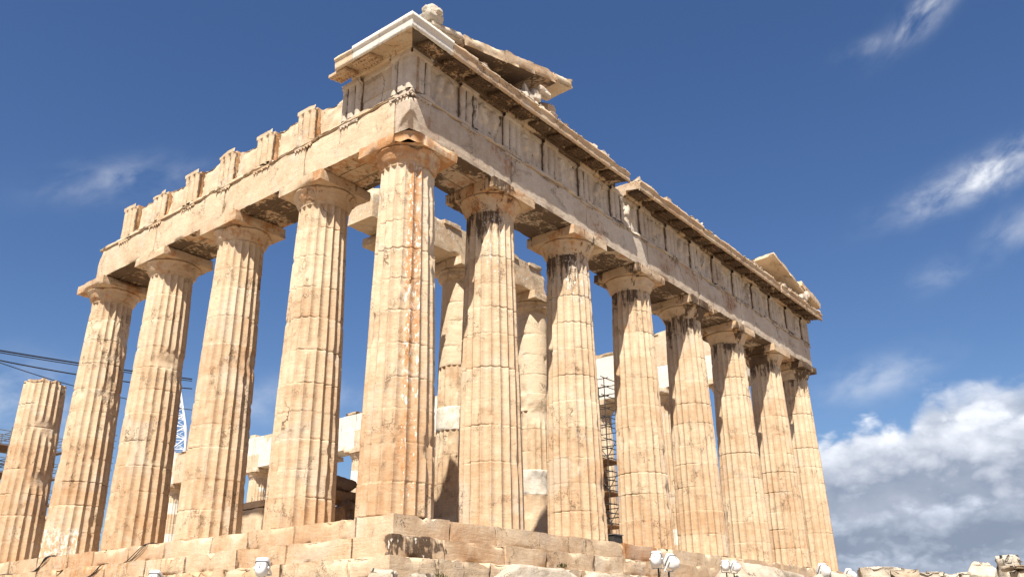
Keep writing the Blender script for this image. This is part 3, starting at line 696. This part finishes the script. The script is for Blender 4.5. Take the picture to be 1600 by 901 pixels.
def gone(P, c): return c
xe = lambda k: -.48+MP*(k+.5)
k = 0
def ecol(k):
    rr = random.Random(1100+k); return tn(.55+rr.uniform(-.2, .2), 0, .16+rr.uniform(0, .12), .12+rr.uniform(0, .15))
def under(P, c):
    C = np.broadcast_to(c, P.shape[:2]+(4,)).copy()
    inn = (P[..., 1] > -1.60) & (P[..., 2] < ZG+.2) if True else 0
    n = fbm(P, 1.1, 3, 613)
    C[..., 2] = np.where(inn, clip(.85+.7*n, 0, 1), C[..., 2]); return C  # soffit crust, made darker to paint the shade under the cornice
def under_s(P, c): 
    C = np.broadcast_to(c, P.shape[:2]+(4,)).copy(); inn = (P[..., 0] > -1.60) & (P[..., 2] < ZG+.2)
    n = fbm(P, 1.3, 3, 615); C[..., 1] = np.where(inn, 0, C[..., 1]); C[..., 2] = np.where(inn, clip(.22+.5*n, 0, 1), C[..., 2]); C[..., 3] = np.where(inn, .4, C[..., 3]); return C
for k in range(0, 29):
    x0 = xe(k-1) if k else None; x1 = xe(k)
    ends = [True, True]
    if k == 0: t0 = lambda u: u; ends[0] = False
    else: t0 = x0+.006
    if k == 10: x1 -= .72
    if k == 11: t0 = x0+.03
    if k == 28: x1 = 30.2
    if k == 23: x1 -= .1
    if k > 23 and k < 26: pass
    rr = random.Random(1200+k)
    c = ecol(k)
    if k == 0: c = tn(.8, .75, .02, 0)
    b = MB()
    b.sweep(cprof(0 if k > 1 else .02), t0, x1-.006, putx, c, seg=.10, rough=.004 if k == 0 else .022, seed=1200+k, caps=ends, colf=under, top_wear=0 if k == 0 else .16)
    cb = b.build('cornice_block', M['marble'], TEMPLE, label='bright new marble corner cornice block' if k == 0 else None)
    if k and not (k == 10): mutule(cb, 'x', -.48+MP*k, tn(.3, 0, .86, .15), 1300+k, 'marble')  # near-black mutules: crust plus painted underside shade
    if k == 0: mutule(cb, 'x', -.48, tn(.3, 0, .75, .15), 1300, 'marble')
    # jagged remains of the gutter course on top
    if k > 1 and k != 10 and rr.random() < .75:
        g = MB(); L0 = (x0 if k else -1)+.02; L1 = x1-.03; h_ = rr.uniform(.06, .17)
        g.block((L0, -1.66, ZG+.40), (L1, -1.05, ZG+.44+h_), tn(.45+rr.uniform(-.15, .2), 0, .22, .1), seg=.10, rough=.03, chip=.09, cw=.15, seed=1400+k, scoops=[((L0+rr.uniform(.1, .9), -1.66, ZG+.5+h_), rr.uniform(.12, .25)) for _ in range(2)])
        g.build('gutter_fragment', M['grey'], cb)
for k, (y0, y1, newm) in enumerate(((None, -.05, .8), (-.05, .82, .8), (.82, 1.62, 0.))):
    b = MB()
    t0 = (lambda u: u) if y0 is None else y0+.005
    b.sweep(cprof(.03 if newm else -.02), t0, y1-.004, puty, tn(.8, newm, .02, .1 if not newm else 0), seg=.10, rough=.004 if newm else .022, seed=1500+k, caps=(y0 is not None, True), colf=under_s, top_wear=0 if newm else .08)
    cb = b.build('cornice_block', M['marble'], TEMPLE, label='bright new marble cornice block at the corner' if newm else 'old worn cornice block at the broken end')
    if k: mutule(cb, 'y', -.49+1.073*(k)-.0, tn(.55, 0, .12, .45), 1600+k, 'marble')
b = MB(); b.block((-.88, 1.0, ZG+.004), (.3, 1.6, ZG+.10), tn(.4, 0, .2, .2), seg=.12, rough=.02, chip=.04); b.block((-.8, -.4, ZG-.9), (.9, 1.55, ZG-.01), tn(.4), seg=.5); b.build('backing_stone', M['grey'], TEMPLE)
# backing masonry behind the east frieze
b = MB(); b.block((-.3, -.30, ZF+.002), (29.3, .85, ZG-.02), tn(.5, 0, .1, .1), seg=.6, rough=.02, chip=.06); b.build('backing_stone', M['grey'], TEMPLE)

# --- pediment remains
def slab(name, cx, cy, cz, L, Wd, Hh, ry=0, rx=0, rz=0, c=None, seed=0, m='marble', label=None, scoops=(), chip=.06, rough=.014, seg=.10, under_shade=0.):
    cfn = (lambda P, c: c+tn(0, 0, 1, 0)*(under_shade*clip(1.1+.5*fbm(P, 1.2, 3, seed), 0, 1.5)*(P[..., 2] < -Hh/2+.01))[..., None]) if under_shade else None  # shade painted on the slab bottoms to darken the hollow below
    b = MB(); b.block((-L/2, -Wd/2, -Hh/2), (L/2, Wd/2, Hh/2), c if c is not None else tn(.55, 0, .12, .12), colf=cfn, seg=seg, rough=rough, chip=chip, cw=.14, seed=seed, scoops=scoops, tf=xf((cx, cy, cz), rx, ry, rz))
    return b.build(name, M[m], TEMPLE, label=label)
RK = R(-14.2)
# corner: sima piece, slabs climbing to the right
slab('raking_cornice', -.15, -1.15, 13.82, 1.5, 1.0, .30, ry=RK, c=tn(.6, 0, .15, .05), seed=1, m='grey', scoops=[((.75, -.5, .15), .2)])
slab('raking_cornice', 1.55, -1.08, 14.20, 2.0, 1.1, .40, ry=RK, c=tn(.6, 0, .14, .1), seed=2, under_shade=.7)
slab('raking_cornice', 3.3, -1.08, 14.66, 1.55, 1.15, .46, ry=RK, c=tn(.42, 0, .18, .2), seed=3, under_shade=.75)
slab('raking_cornice', 4.65, -1.08, 15.00, 1.2, 1.2, .44, ry=RK, c=tn(.40, 0, .14, .12), seed=4, under_shade=.4)
slab('raking_cornice', 5.75, -1.08, 15.28, 1.05, 1.25, .36, ry=RK, c=tn(.75, .25, .02, .0), seed=5, label='outermost sloping slab jutting out over empty air')
for q, (xx, hh) in enumerate(((.6, .2), (1.6, .42), (2.6, .66), (3.6, .92), (4.5, 1.12))):
    slab('tympanum_block', xx+.1, -.25, ZG+.46+hh/2, .98, .5, hh, c=tn(.35, 0, .62, .15), seed=20+q, m='grey')  # blackened to paint the shade inside the hollow
# horse heads and broken figures
def lump(name, parts, m, seed, parent=None, label=None, c=None, rgh=.05):
    b = MB()
    for q, (cx, cy, cz, rx, ry_, rz_) in enumerate(parts):
        rock_mesh(b, (cx, cy, cz), (rx, ry_, rz_), seed*11+q, c if c is not None else tn(.75, .1, .06, .05), k=40, n=13, noise=.06)
    return b.build(name, M[m], parent, label=label)
lump('sculpture_fragment', [(-.70, -1.45, 13.98, .34, .26, .16), (-.62, -1.47, 14.20, .25, .22, .24), (-.84, -1.50, 14.12, .20, .18, .13), (-.50, -1.45, 14.16, .15, .2, .26), (-.66, -1.66, 14.13, .12, .12, .10)], 'rock', 5, TEMPLE, 'worn lion head fragment on the very corner of the roof', tn(.95, .3, .06, 0))
lump('sculpture_fragment', [(4.2, -1.25, 13.85, .35, .22, .28), (4.45, -1.35, 14.15, .20, .16, .30), (4.65, -1.50, 14.35, .26, .14, .13), (4.85, -1.55, 14.28, .14, .1, .1)], 'grey', 6, TEMPLE, 'broken horse head sculpture under the sloping slabs', tn(.75, .1, .1, 0))
lump('sculpture_fragment', [(3.75, -1.3, 13.75, .2, .2, .22), (3.9, -1.35, 14.05, .1, .1, .25)], 'grey', 7, TEMPLE)
slab('tympanum_block', 5.45, -1.0, 13.95, .75, .6, .85, c=tn(.5, 0, .12, .25), seed=31, rz=.2, scoops=[((-.4, -.3, .45), .3)], chip=.1)
slab('tympanum_block', 6.3, -.95, 13.72, .55, .5, .55, c=tn(.7, 0, .04, .2), seed=32, chip=.14)
# far corner remains
slab('raking_cornice', 25.6, -1.05, 14.35, 3.9, 1.5, .22, ry=R(14), rx=R(-4), c=tn(.7, .0, .02, .25), seed=40, label='large sloping slab left on the far end of the short front')
slab('raking_cornice', 29.3, -1.1, 14.38, 2.6, .9, .36, ry=R(14), c=tn(.6, 0, .12, .1), seed=41)
slab('tympanum_block', 24.6, -.6, 13.9, 1.2, .8, .7, seed=42, c=tn(.5, 0, .2, .1)); slab('tympanum_block', 27.2, -.8, 13.72, 1.1, .7, .5, seed=43, chip=.12); slab('tympanum_block', 29.0, -.9, 13.85, 1.8, .7, .55, seed=44, chip=.12)
lump('sculpture_fragment', [(28.1, -1.4, 13.9, .3, .25, .35), (28.5, -1.45, 14.1, .2, .2, .28), (27.8, -1.4, 13.75, .2, .2, .2)], 'grey', 8, TEMPLE)

# --- inner porch beam
for q, (x0, x1) in enumerate(((2.55, 7.75), (7.8, 12.62))):
    b = MB(); c = tn(.8, .30, .03, .08)
    sc_ = [((2.5, 4.3, 11.95), .3)] if q == 0 else [((12.6, 4.3, 11.9), .28)]
    b.block((x0, 4.33, 10.72), (x1, 5.6, 11.92), c, seg=.14, rough=.012, chip=.04, seed=1700+q, scoops=sc_)
    for kk in range(3):
        b.block((x0+.4+kk*1.6, 4.26, 11.80), (x0+1.3+kk*1.6, 4.5, 11.98), c, seg=.12, rough=.02, chip=.05, seed=1710+kk)
    b.build('architrave', M['marble'], TEMPLE, label='pale restored beam of the inner porch')
# --- far flank entablature, largely new marble
ys = [2.4]+SY[2:16]
for q in range(len(ys)-1):
    rr = random.Random(1800+q); new = .85 if q not in (2, 6, 11) else .3
    pt = lambda P, c, q=q: np.where((fbm(P, .45, 2, 1850) > .30)[..., None], c*np.array([1, 0, 1, 1]), c)
    b = MB(); b.block((27.98, ys[q]+.01, ZA), (29.74, ys[q+1]-.01, ZF), tn(.85, new, .0, .02), seg=.35, rough=.012, chip=.03, seed=1800+q, colf=pt)
    b.build('architrave', M['marble'], TEMPLE, label='white restored beam block on the far side')
    yy = ys[q]
    while yy < ys[q+1]-.2:
        L_ = min(rr.uniform(1.0, 2.2), ys[q+1]-yy); b = MB(); hh = ZF+1.30 if q > 0 else ZF+1.32+(.5 if yy > 6 else 0.)
        b.block((28.05, yy+.01, ZF+.004), (29.7, yy+L_-.01, hh), tn(.85, .85 if rr.random() < .7 else .25, 0, .02), seg=.35, rough=.012, chip=.03, seed=1900+int(yy*10), colf=pt)
        if rr.random() < .3: b.block((28.2, yy+.1, hh+.003), (29.4, yy+L_-.2, hh+.32), tn(.7), seg=.3, rough=.03, chip=.08, seed=int(yy*10))
        b.build('frieze_block', M['marble'], TEMPLE); yy += L_
# --- remains of the inner hall walls
def course_wall(x0, x1, y0, y1, ztops, seed):
    rr = random.Random(seed); yy = y0; i = 0
    while yy < y1:
        L_ = rr.uniform(1.2, 1.9); zz = .70; zt = ztops(yy)
        b = MB(); kk = 0
        while zz < zt:
            h_ = min(1.15 if kk == 0 else .52, zt-zz+.02)
            b.block((x0+rr.uniform(0, .03), yy+.01, zz+.004), (x1-rr.uniform(0, .03), yy+L_-.01, zz+h_), tn(.75+rr.uniform(-.2, .2), 0, .05, .1), seg=.3, rough=.02, chip=.06, seed=seed+i*7+kk); zz += h_; kk += 1
        b.build('wall_block', M['marble'], TEMPLE); yy += L_; i += 1
course_wall(4.6, 5.75, 11.8, 15.2, lambda y: 2.1, 2000)
course_wall(4.6, 5.75, 30., 44., lambda y: 2.4+1.2*math.sin(y*.6)**2, 2100)
course_wall(23.1, 24.2, 16., 40., lambda y: 3.0+2.0*math.sin(y*.35)**2, 2200)

# ------------------------------------------------------------------ loose things
def stone(name, loc, size, rz, seed, label, cat='stone block', group=None, m='rock', c=None, chip=.14, rough=.06, rx=0, ry=0, seg=.09, scoops=()):
    b = MB(); sx, sy, sz = size
    b.block((-sx/2, -sy/2, 0), (sx/2, sy/2, sz), c if c is not None else tn(.6, 0, .1, .08), seg=seg, rough=rough, chip=chip, cw=.3*min(size), seed=seed, scoops=scoops, tf=xf(loc, rx, ry, rz))
    o = b.build(name, M[m], None, origin=loc); return tag(o, label, cat, group)
def boulder(name, loc, rad, seed, label, cat='boulder', group=None, c=None, m='rock'):
    b = MB(); rock_mesh(b, loc, rad, seed, c if c is not None else tn(.6, 0, .1, .1), k=90)
    o = b.build(name, M[m], None, origin=loc); return tag(o, label, cat, group)
G1 = 'stones heaped behind the sunny columns'
BR = tn(.0, 0, .25, .35)
stone('stone_block', (6.0, 9.25, 0.0), (1.7, 1.5, .95), .2, 1, 'lowest dark block of the heap left of the corner column', group=G1, c=tn(.4, 0, .1, .2), m='brown')
boulder('boulder', (5.7, 8.4, 1.36), (.45, .52, .52), 2, 'rounded dark stone under the ledge of the heap', group=G1, c=tn(.4, 0, .1, .2), m='brown')
boulder('boulder', (6.5, 9.0, 1.36), (.42, .52, .5), 3, 'dark stone beside the rounded one in the heap', group=G1, c=tn(.4, 0, .1, .2), m='brown')
stone('stone_block', (6.1, 8.9, 1.78), (1.5, 1.15, .42), -.25, 4, 'flat shaded slab lying across the heap of stones', group=G1, c=tn(.7, 0, .05, .35), m='brown')
boulder('boulder', (5.9, 9.1, 2.5), (.58, .52, .36), 5, 'rounded stone on top of the heap', group=G1, c=tn(.4, 0, .1, .2), m='brown')
# foreground footing stones
W_ = tn(.85, .1, .05, .0)
G2 = 'broken white stones before the temple corner'
stone('stone_block', (-3.55, -3.45, -1.78), (.85, .5, .33), .7, 11, 'white broken stone with sharp top below the temple corner', group=G2, c=W_, rx=.08)
stone('stone_block', (-2.75, -3.65, -1.80), (.5, .4, .30), .5, 12, 'small white stone just right of the temple corner', group=G2, c=W_)
stone('stone_block', (-2.25, -3.5, -1.80), (.6, .45, .24), .2, 13, 'flat little stone between the corner and the rough rock', group=G2, c=W_)
boulder('boulder', (.2, -4.2, -1.86), (1.9, .7, .58), 14, 'long rough pale rock lying along the foot of the steps', 'rock', c=tn(.7, 0, .25, .0))
boulder('boulder', (3.3, -4.0, -1.75), (1.5, .6, .5), 19, 'low pitted rock at the foot of the shaded steps', 'rock', c=tn(.6, 0, .3, .0))
boulder('boulder', (9.9, -5.0, -1.75), (2.9, .9, 1.02), 15, 'big flat topped tan rock behind the pair of floodlights', 'rock', c=tn(.6, 0, .08, .2))
boulder('boulder', (15.6, -5.5, -1.8), (1.9, .8, .92), 17, 'low tan rock under the third floodlight', 'rock', c=tn(.6, 0, .08, .15))
# ruined blocks at the right edge
G3 = 'ruined blocks at the far right'
def rhs(px, py, dist):       # world point seen at a pixel at a given distance: used only to measure where far stones stand
    d = fw*FPX+r2*(px-800)-u2*(py-450.5); h = math.hypot(d.x, d.y); return CAM_POS+d*(dist/h)
RB = [(1366, 886, 30, 1.0, .9, 'leftmost block of the ruins at the right', tn(.7, 0, .05, .15)), (1388, 886, 30.4, .9, .8, 'pale block next to the leftmost ruin block', tn(.85, 0, .05, .05)),
      (1408, 889, 30, .8, .7, 'grey worn block in the row of ruins', tn(.4, 0, .3, .1)), (1436, 893, 31, 1.1, .9, 'low block in the middle of the ruins', tn(.6, 0, .1, .1)),
      (1458, 892, 32, .6, .7, 'thin block right of the low middle block', tn(.7, 0, .2, .1)), (1486, 895, 33, 1.1, .8, 'low pale block left of the tall ruin stones', tn(.85, 0, .05, .05)), (1510, 893, 33, .7, .7, 'small pale block against the slanted stone', tn(.8, 0, .05, .1))]
for q, (a, b_, dd, wd, hh, lb, cc) in enumerate(RB):
    p = rhs(a, b_, dd); g_ = -4.0
    stone('ruin_block', (p.x, p.y, g_), (wd, .8, p.z-g_), -1.1, 30+q, lb, 'ruin block', G3, c=cc, chip=.16)
p = rhs(1540, 881, 33); boulder('boulder', (p.x, p.y, p.z-.65), (.6, .5, .72), 51, 'slanted rounded stone left of the tallest ruin stone', 'ruin block', G3, c=tn(.75, 0, .12, .12))
p = rhs(1574, 865, 32); stone('ruin_block', (p.x, p.y, -4.), (.66, .6, p.z+4.0), -.9, 52, 'tallest stone of the ruins at the right edge', 'ruin block', G3, c=tn(.75, 0, .06, .12), chip=.3)
p = rhs(1597, 879, 31); stone('ruin_block', (p.x, p.y, -4.), (.7, .6, p.z+4.0-.2), -.9, 53, 'shaded block under a thin capstone at the right edge', 'ruin block', G3, c=tn(.3, 0, .25, .2))
stone('ruin_block', (p.x, p.y, p.z-.197), (.95, .75, .16), -.9, 54, 'thin capstone on the rightmost block', 'ruin block', G3, c=tn(.4, 0, .3, .1), chip=.04)
p = rhs(1528, 882, 33.); boulder('boulder', (p.x, p.y, p.z), (.16, .14, .1), 55, 'small white chip of stone lying on the slanted stone', 'stone', G3, c=W_)

# ------------------------------------------------------------------ floodlights
def floodlight(loc, aim, tilt, s, label, group, ground_z):
    t = empty('floodlight', (loc[0], loc[1], ground_z), label, 'floodlight', group)
    b = MB(); prof = []                                   # housing: rounded box with domed back, along local -Y
    th = np.linspace(0, 2*np.pi, 32, endpoint=False)
    sq = lambda e: np.stack([np.sign(np.cos(th))*np.abs(np.cos(th))**e, np.sign(np.sin(th))*np.abs(np.sin(th))**e], -1)
    tf = xf(loc, tilt, 0, aim)
    rings = []
    for (yy, rad, e) in ((.26, .15, .35), (.25, .20, .35), (.12, .205, .4), (.11, .19, .4), (-.06, .185, .45), (-.16, .17, .6), (-.23, .13, .8), (-.27, .07, 1.), (-.285, .01, 1.)):
        q = sq(e)*rad*s; rings.append(np.stack([q[:, 0], np.full(len(th), yy*s), q[:, 1]*1.12], -1))
    b.grid(tf(np.array(rings)), tn(), wrap=True); b.poly(tf(rings[0]), tn()); b.build('housing', M['white_paint'], t)
    rm = MB(); q = sq(.4)*.212*s; rm.grid(tf(np.stack([np.stack([q[:, 0]*k_, np.full(len(th), y_*s), q[:, 1]*1.12*k_], -1) for y_, k_ in ((.10, .9), (.102, 1.), (.125, 1.), (.127, .9))])), tn(), wrap=True); rm.build('rim', M['steel'], t)
    g = MB(); q = sq(.35)*.14*s; g.poly(tf(np.stack([q[:, 0], np.full(len(th), .268*s), q[:, 1]], -1)), tn()); g.build('glass', M['dark_glass'], t)
    y_ = MB()
    for sgn in (-1, 1): y_.block((sgn*.225*s-.012, -.03*s, -.34*s), (sgn*.225*s+.012, .03*s, .06*s), tn(), seg=.2, rough=0, chip=.0, tf=tf)
    y_.block((-.235*s, -.03*s, -.36*s), (.235*s, .03*s, -.34*s), tn(), seg=.2, rough=0, chip=0, tf=tf); y_.build('bracket', M['white_paint'], t)
    p0 = tf(np.array([0, 0, -.35*s])); pm = MB(); pm.tube([(p0[0], p0[1], ground_z), tuple(p0)], .035*s, 8, tn()); pm.block((p0[0]-.1, p0[1]-.1, ground_z), (p0[0]+.1, p0[1]+.1, ground_z+.03), tn(), seg=.2, rough=0, chip=0); pm.build('post', M['dark_steel'], t)
    k = MB()                                               # small dark mark and line on the back of the housing
    for (u0, u1, v0, v1) in ((-.012, .016, -.0, .085), (-.03, .02, .07, .085), (-.03, .04, -.02, -.005), (-.06, .07, -.06, -.048)):
        k.block((u0*s, -.10*s, .208*s), (u1*s, -.10*s+(v1-v0)*s*.0+.01, .2105*s), tn(), seg=.3, rough=0, chip=0, tf=tf) if False else None
        k.poly(tf(np.array([(u0*s, (-.02-v1)*s, .2155*s), (u1*s, (-.02-v1)*s, .2155*s), (u1*s, (-.02-v0)*s, .2155*s), (u0*s, (-.02-v0)*s, .2155*s)])), tn())
    k.build('printed_mark', M['mark'], t)
    return t
FG = 'white floodlights along the steps'
FL = [((3.95, -5.0, -1.00), R(-75), R(38), .66, 'left floodlight of the big pair, seen from its side', -1.95), ((4.75, -5.0, -1.02), R(-10), R(35), .70, 'domed right floodlight of the big pair at the steps', -1.95),
      ((7.0, -5.35, -1.02), R(-70), R(35), .52, 'small floodlight with tilted head left on the tan rock', -1.6), ((7.75, -5.3, -1.0), R(-20), R(32), .52, 'small domed floodlight right on the tan rock', -1.6),
      ((14.3, -5.4, -.84), R(-30), R(35), .82, 'floodlight below the second column from the far end', -1.3), ((17.5, -5.2, -.84), R(-20), R(35), .78, 'rightmost floodlight at the foot of the outermost column', -2.2)]
for (l, a, ti, s, lb, gz) in FL: floodlight(l, a, ti, s, lb, FG, gz)
floodlight((-4.5, -1.05, -1.38), R(-55), R(60), .62, 'floodlight before the sunny steps showing its back', FG, -2.2)
floodlight((-4.5, 2.8, -1.42), R(-60), R(60), .6, 'leftmost floodlight, only its top above the picture edge', FG, -2.2)
# little lamp between columns
t = empty('junction_box', (10.2, -.3, 0), 'small dark grey box on the top step between two columns', 'box')
b = MB(); b.block((9.25, -.55, 0), (9.75, -.2, .3), tn(), seg=.2, rough=0, chip=0); b.build('case', M['dark_steel'], t)
b = MB(); b.block((9.22, -.58, .302), (9.78, -.17, .33), tn(), seg=.2, rough=0, chip=0); b.build('lid', M['steel'], t)

# ------------------------------------------------------------------ cables on the steps
def wire(name, pts, r, m, label, cat, group=None, k=6):
    P = np.array(pts, float); Q = []
    for i in range(len(P)-1):
        a = P[max(i-1, 0)]; b_ = P[i]; c_ = P[i+1]; d_ = P[min(i+2, len(P)-1)]
        for tt in np.linspace(0, 1, 6, endpoint=False):
            Q.append(.5*(2*b_+(c_-a)*tt+(2*a-5*b_+4*c_-d_)*tt**2+(3*b_-a-3*c_+d_)*tt**3))
    Q.append(P[-1]); b = MB(); b.tube(Q, r, k); o = b.build(name, m, None); return tag(o, label, cat, group)
CG = 'black cables hanging over the sunny steps'
for q in range(3):
    wire('cable', [(-.6, 16.2-.1*q, .03), (-1.04, 16.0-.12*q, -.02), (-1.07, 16.7+.1*q, -.5), (-1.77, 17.6, -.56), (-1.80, 18.8+.2*q, -.95), (-2.5, 20., -1.1)], .016, M['rubber'], 'bunch of black cables over the steps below the left full column', 'cable', CG)
for q in range(2):
    wire('cable', [(-.5, 9.6, .03), (-1.04, 9.5+.1*q, -.01), (-1.07, 10.3+.2*q, -.45), (-1.3, 10.6, -.55), (-1.74, 10.65, -.57), (-1.78, 11.2+.15*q, -.9), (-2.5, 11.8, -1.1)], .013, M['rubber'], 'thin black cable over the steps between the second and third full columns', 'cable', CG)

# ------------------------------------------------------------------ crane, its ropes, scaffolds
foot = np.array(rhs(284, 738, 108)); tip = np.array(rhs(264, 600, 108))
cr = empty('crane', (foot[0], foot[1], -4.5), 'white lattice crane boom rising behind the sunny columns', 'crane')
ux = np.array([.83, -.56, 0.]); uy = np.array([.56, .83, 0.])
def boom():
    ch, dg = MB(), MB(); n = 8; pts = []
    for i in range(n+1):
        f = i/n; c_ = foot+(tip-foot)*f; hw = .2+1.0*min(1, f*2.2)
        pts.append([c_+ux*a*hw+uy*b_*hw*.8 for a, b_ in ((-1, -1), (1, -1), (1, 1), (-1, 1))])
    for k in range(4): ch.tube([p[k] for p in pts], .13, 6)
    for i in range(n):
        for k in range(4):
            dg.tube([pts[i][k], pts[i+1][(k+1) % 4]], .055, 5); dg.tube([pts[i][k], pts[i][(k+1) % 4]], .04, 5); dg.tube([pts[i][(k+1) % 4], pts[i+1][k]], .03, 5)
    ch.build('boom_chords', M['crane_white'], cr); dg.build('lattice_braces', M['crane_white'], cr)
    h = MB(); h.block(tuple(tip+(-1.0, -.6, -.05)), tuple(tip+(1.2, .6, .15)), tn(), seg=.5, rough=0, chip=0); h.build('boom_head', M['steel'], cr)
    m = MB(); m.block((foot[0]-2, foot[1]-2, -5.2), (foot[0]+2, foot[1]+2, -1.), tn(), seg=1, rough=0, chip=0); m.tube([(foot[0], foot[1], -1.), tuple(foot)], .4, 10); m.build('crane_base', M['crane_white'], cr)
boom()
RG = 'dark crane ropes crossing the sky at the left'
def rope(p0, p1, sag, r, lb):
    a, b_ = np.array(rhs(*p0)), np.array(rhs(*p1)); P = [a+(b_-a)*t-np.array([0, 0, sag*4*t*(1-t)]) for t in np.linspace(0, 1, 14)]
    bb = MB(); bb.tube(P, r, 6); tag(bb.build('crane_rope', M['rubber'], None), lb, 'rope', RG)
rope((-60, 537, 66), (300, 592, 72), .10, .055, 'upper thick dark rope crossing the sky at the left')
rope((-60, 540, 66), (300, 595, 72), .12, .035, 'thinner rope just under the upper thick one')
rope((-60, 550, 66), (300, 607, 72), .30, .048, 'lower thick dark rope crossing the sky at the left')
rope((-60, 544, 66), (300, 640, 72), .55, .03, 'thin chain sagging below the two thick ropes')
def scaffold(loc, nx, ny, nz, px_, py_, pz_, label, rz=0, planks=(3, 5), r=.035, mt='dark_steel', diag=True, shade_span=None):
    t = empty('scaffold', loc, label, 'scaffold'); tf = xf(loc, 0, 0, rz); p, h, d = MB(), MB(), MB()
    for i in range(nx+1):
        for j in range(ny+1): p.tube(tf(np.array([(i*px_, j*py_, 0), (i*px_, j*py_, nz*pz_+.9+.35*((i+j) % 2))])), r, 6)
    for k in range(1, nz+1):
        for o_ in (0, .5, .95):
            for j in range(ny+1): h.tube(tf(np.array([(-.25, j*py_+.04, k*pz_+o_), (nx*px_+.25, j*py_+.04, k*pz_+o_)])), r*.9, 5)
            for i in range(nx+1): h.tube(tf(np.array([(i*px_+.04, -.25, k*pz_+o_-.05), (i*px_+.04, ny*py_+.25, k*pz_+o_-.05)])), r*.9, 5)
    for k in range(nz):
        if diag: d.tube(tf(np.array([(0, 0, k*pz_), (nx*px_, 0, (k+1)*pz_)])), r*.8, 5); d.tube(tf(np.array([(0, ny*py_, (k+1)*pz_), (0, 0, k*pz_)])), r*.8, 5)
    p.build('uprights', M[mt], t); h.build('rails', M[mt], t); d.build('braces', M[mt], t)
    for k in planks:
        b = MB()
        for q in range(4): b.block((-.1, q*ny*py_/4+.02, k*pz_-.12), (nx*px_+.1, (q+1)*ny*py_/4-.02, k*pz_-.06), tn(), seg=1, rough=0, chip=0, tf=tf)
        b.build('platform', M['plank'], t)
    if shade_span:
        b = MB(); b.block((-.1, ny*py_+.06, shade_span[0]), (nx*px_+.6, ny*py_+.09, shade_span[1]), tn(), seg=1, rough=.0, chip=0, tf=tf); b.build('shade_sheet', M['plank'], t)  # added brown sheet standing in for the shaded interior behind
    return t
scaffold((21.5, 7.2, .7), 1, 1, 5, 1.5, 1.3, 1.6, 'dark tube scaffold standing between two columns of the shaded front', planks=(1, 2, 3), r=.028, shade_span=(.2, 5.2))
scaffold((8.2, 50, .7), 3, 2, 5, 1.9, 1.5, 1.9, 'grey scaffold behind the broken column at the left edge', planks=(3, 4, 5), mt='steel')
scaffold((15.9, 49, .7), 1, 1, 6, 1.2, 1.2, 1.7, 'slim scaffold tower between the leftmost full columns', planks=(3, 5, 6), mt='steel')
G4 = 'rubble behind the left columns'
for q, (xx, yy, zz, rr_) in enumerate(((8.0, 46.5, 4.6, 3.4), (10.9, 44.5, 2.0, 2.0))):
    boulder('rubble_heap', (xx, yy, zz-1.0), (1.9, 1.6, rr_+1.0), 70+q, ['grey rubble heap behind the broken column', 'lower grey rubble heap beside the first full column'][q], 'rubble', G4, c=tn(.4, 0, .3, .1))
stone('stone_block', (6.2, 17.2, .70), (1.2, 1.2, 1.5), .3, 81, 'pale block standing between the second and third full columns', c=tn(.7, .1, .05, .1))
stone('stone_block', (5.6, 15.6, .70), (.9, .8, .75), .8, 82, 'small reddish block beside the pale one between two columns', c=tn(.2, 0, .1, .4))
tag((lambda b: (b.tube([(6.3, 19.2, .7), (6.6, 19.0, 4.2)], .07, 8), b.build('leaning_pole', M['steel'], None))[1])(MB()), 'grey metal pole leaning upright between two sunny columns', 'pole')

# ------------------------------------------------------------------ weeds on the steps
def weed(loc, n, h, seed, label):
    rr = random.Random(seed); b = MB()
    for _ in range(n):
        a = rr.uniform(0, 6.28); l_ = h*rr.uniform(.5, 1.); p = np.array(loc)+(rr.uniform(-.14, .14), rr.uniform(-.08, .08), 0); d_ = np.array([math.cos(a), math.sin(a), 0]); s_ = np.array([-d_[1], d_[0], 0])*.012
        q = [p, p+d_*l_*.2+(0, 0, l_*.6), p+d_*l_*.55+(0, 0, l_*.85)]
        b.grid(np.array([[q[0]-s_, q[0]+s_], [q[1]-s_, q[1]+s_], [q[2]-s_*.2, q[2]+s_*.2]]), tn())
    tag(b.build('weed', M['weed'], None), label, 'weed', 'weeds rooted in the steps')
weed((-1.5, -3.0, -1.60), 34, .24, 2, 'tuft of dry grass growing beside the white stones')
weed((3.4, -2.6, -1.07), 60, .12, 3, 'low green weed on the third step below the shaded front')
for o in bpy.data.objects:
    if '_w' in o: del o['_w']
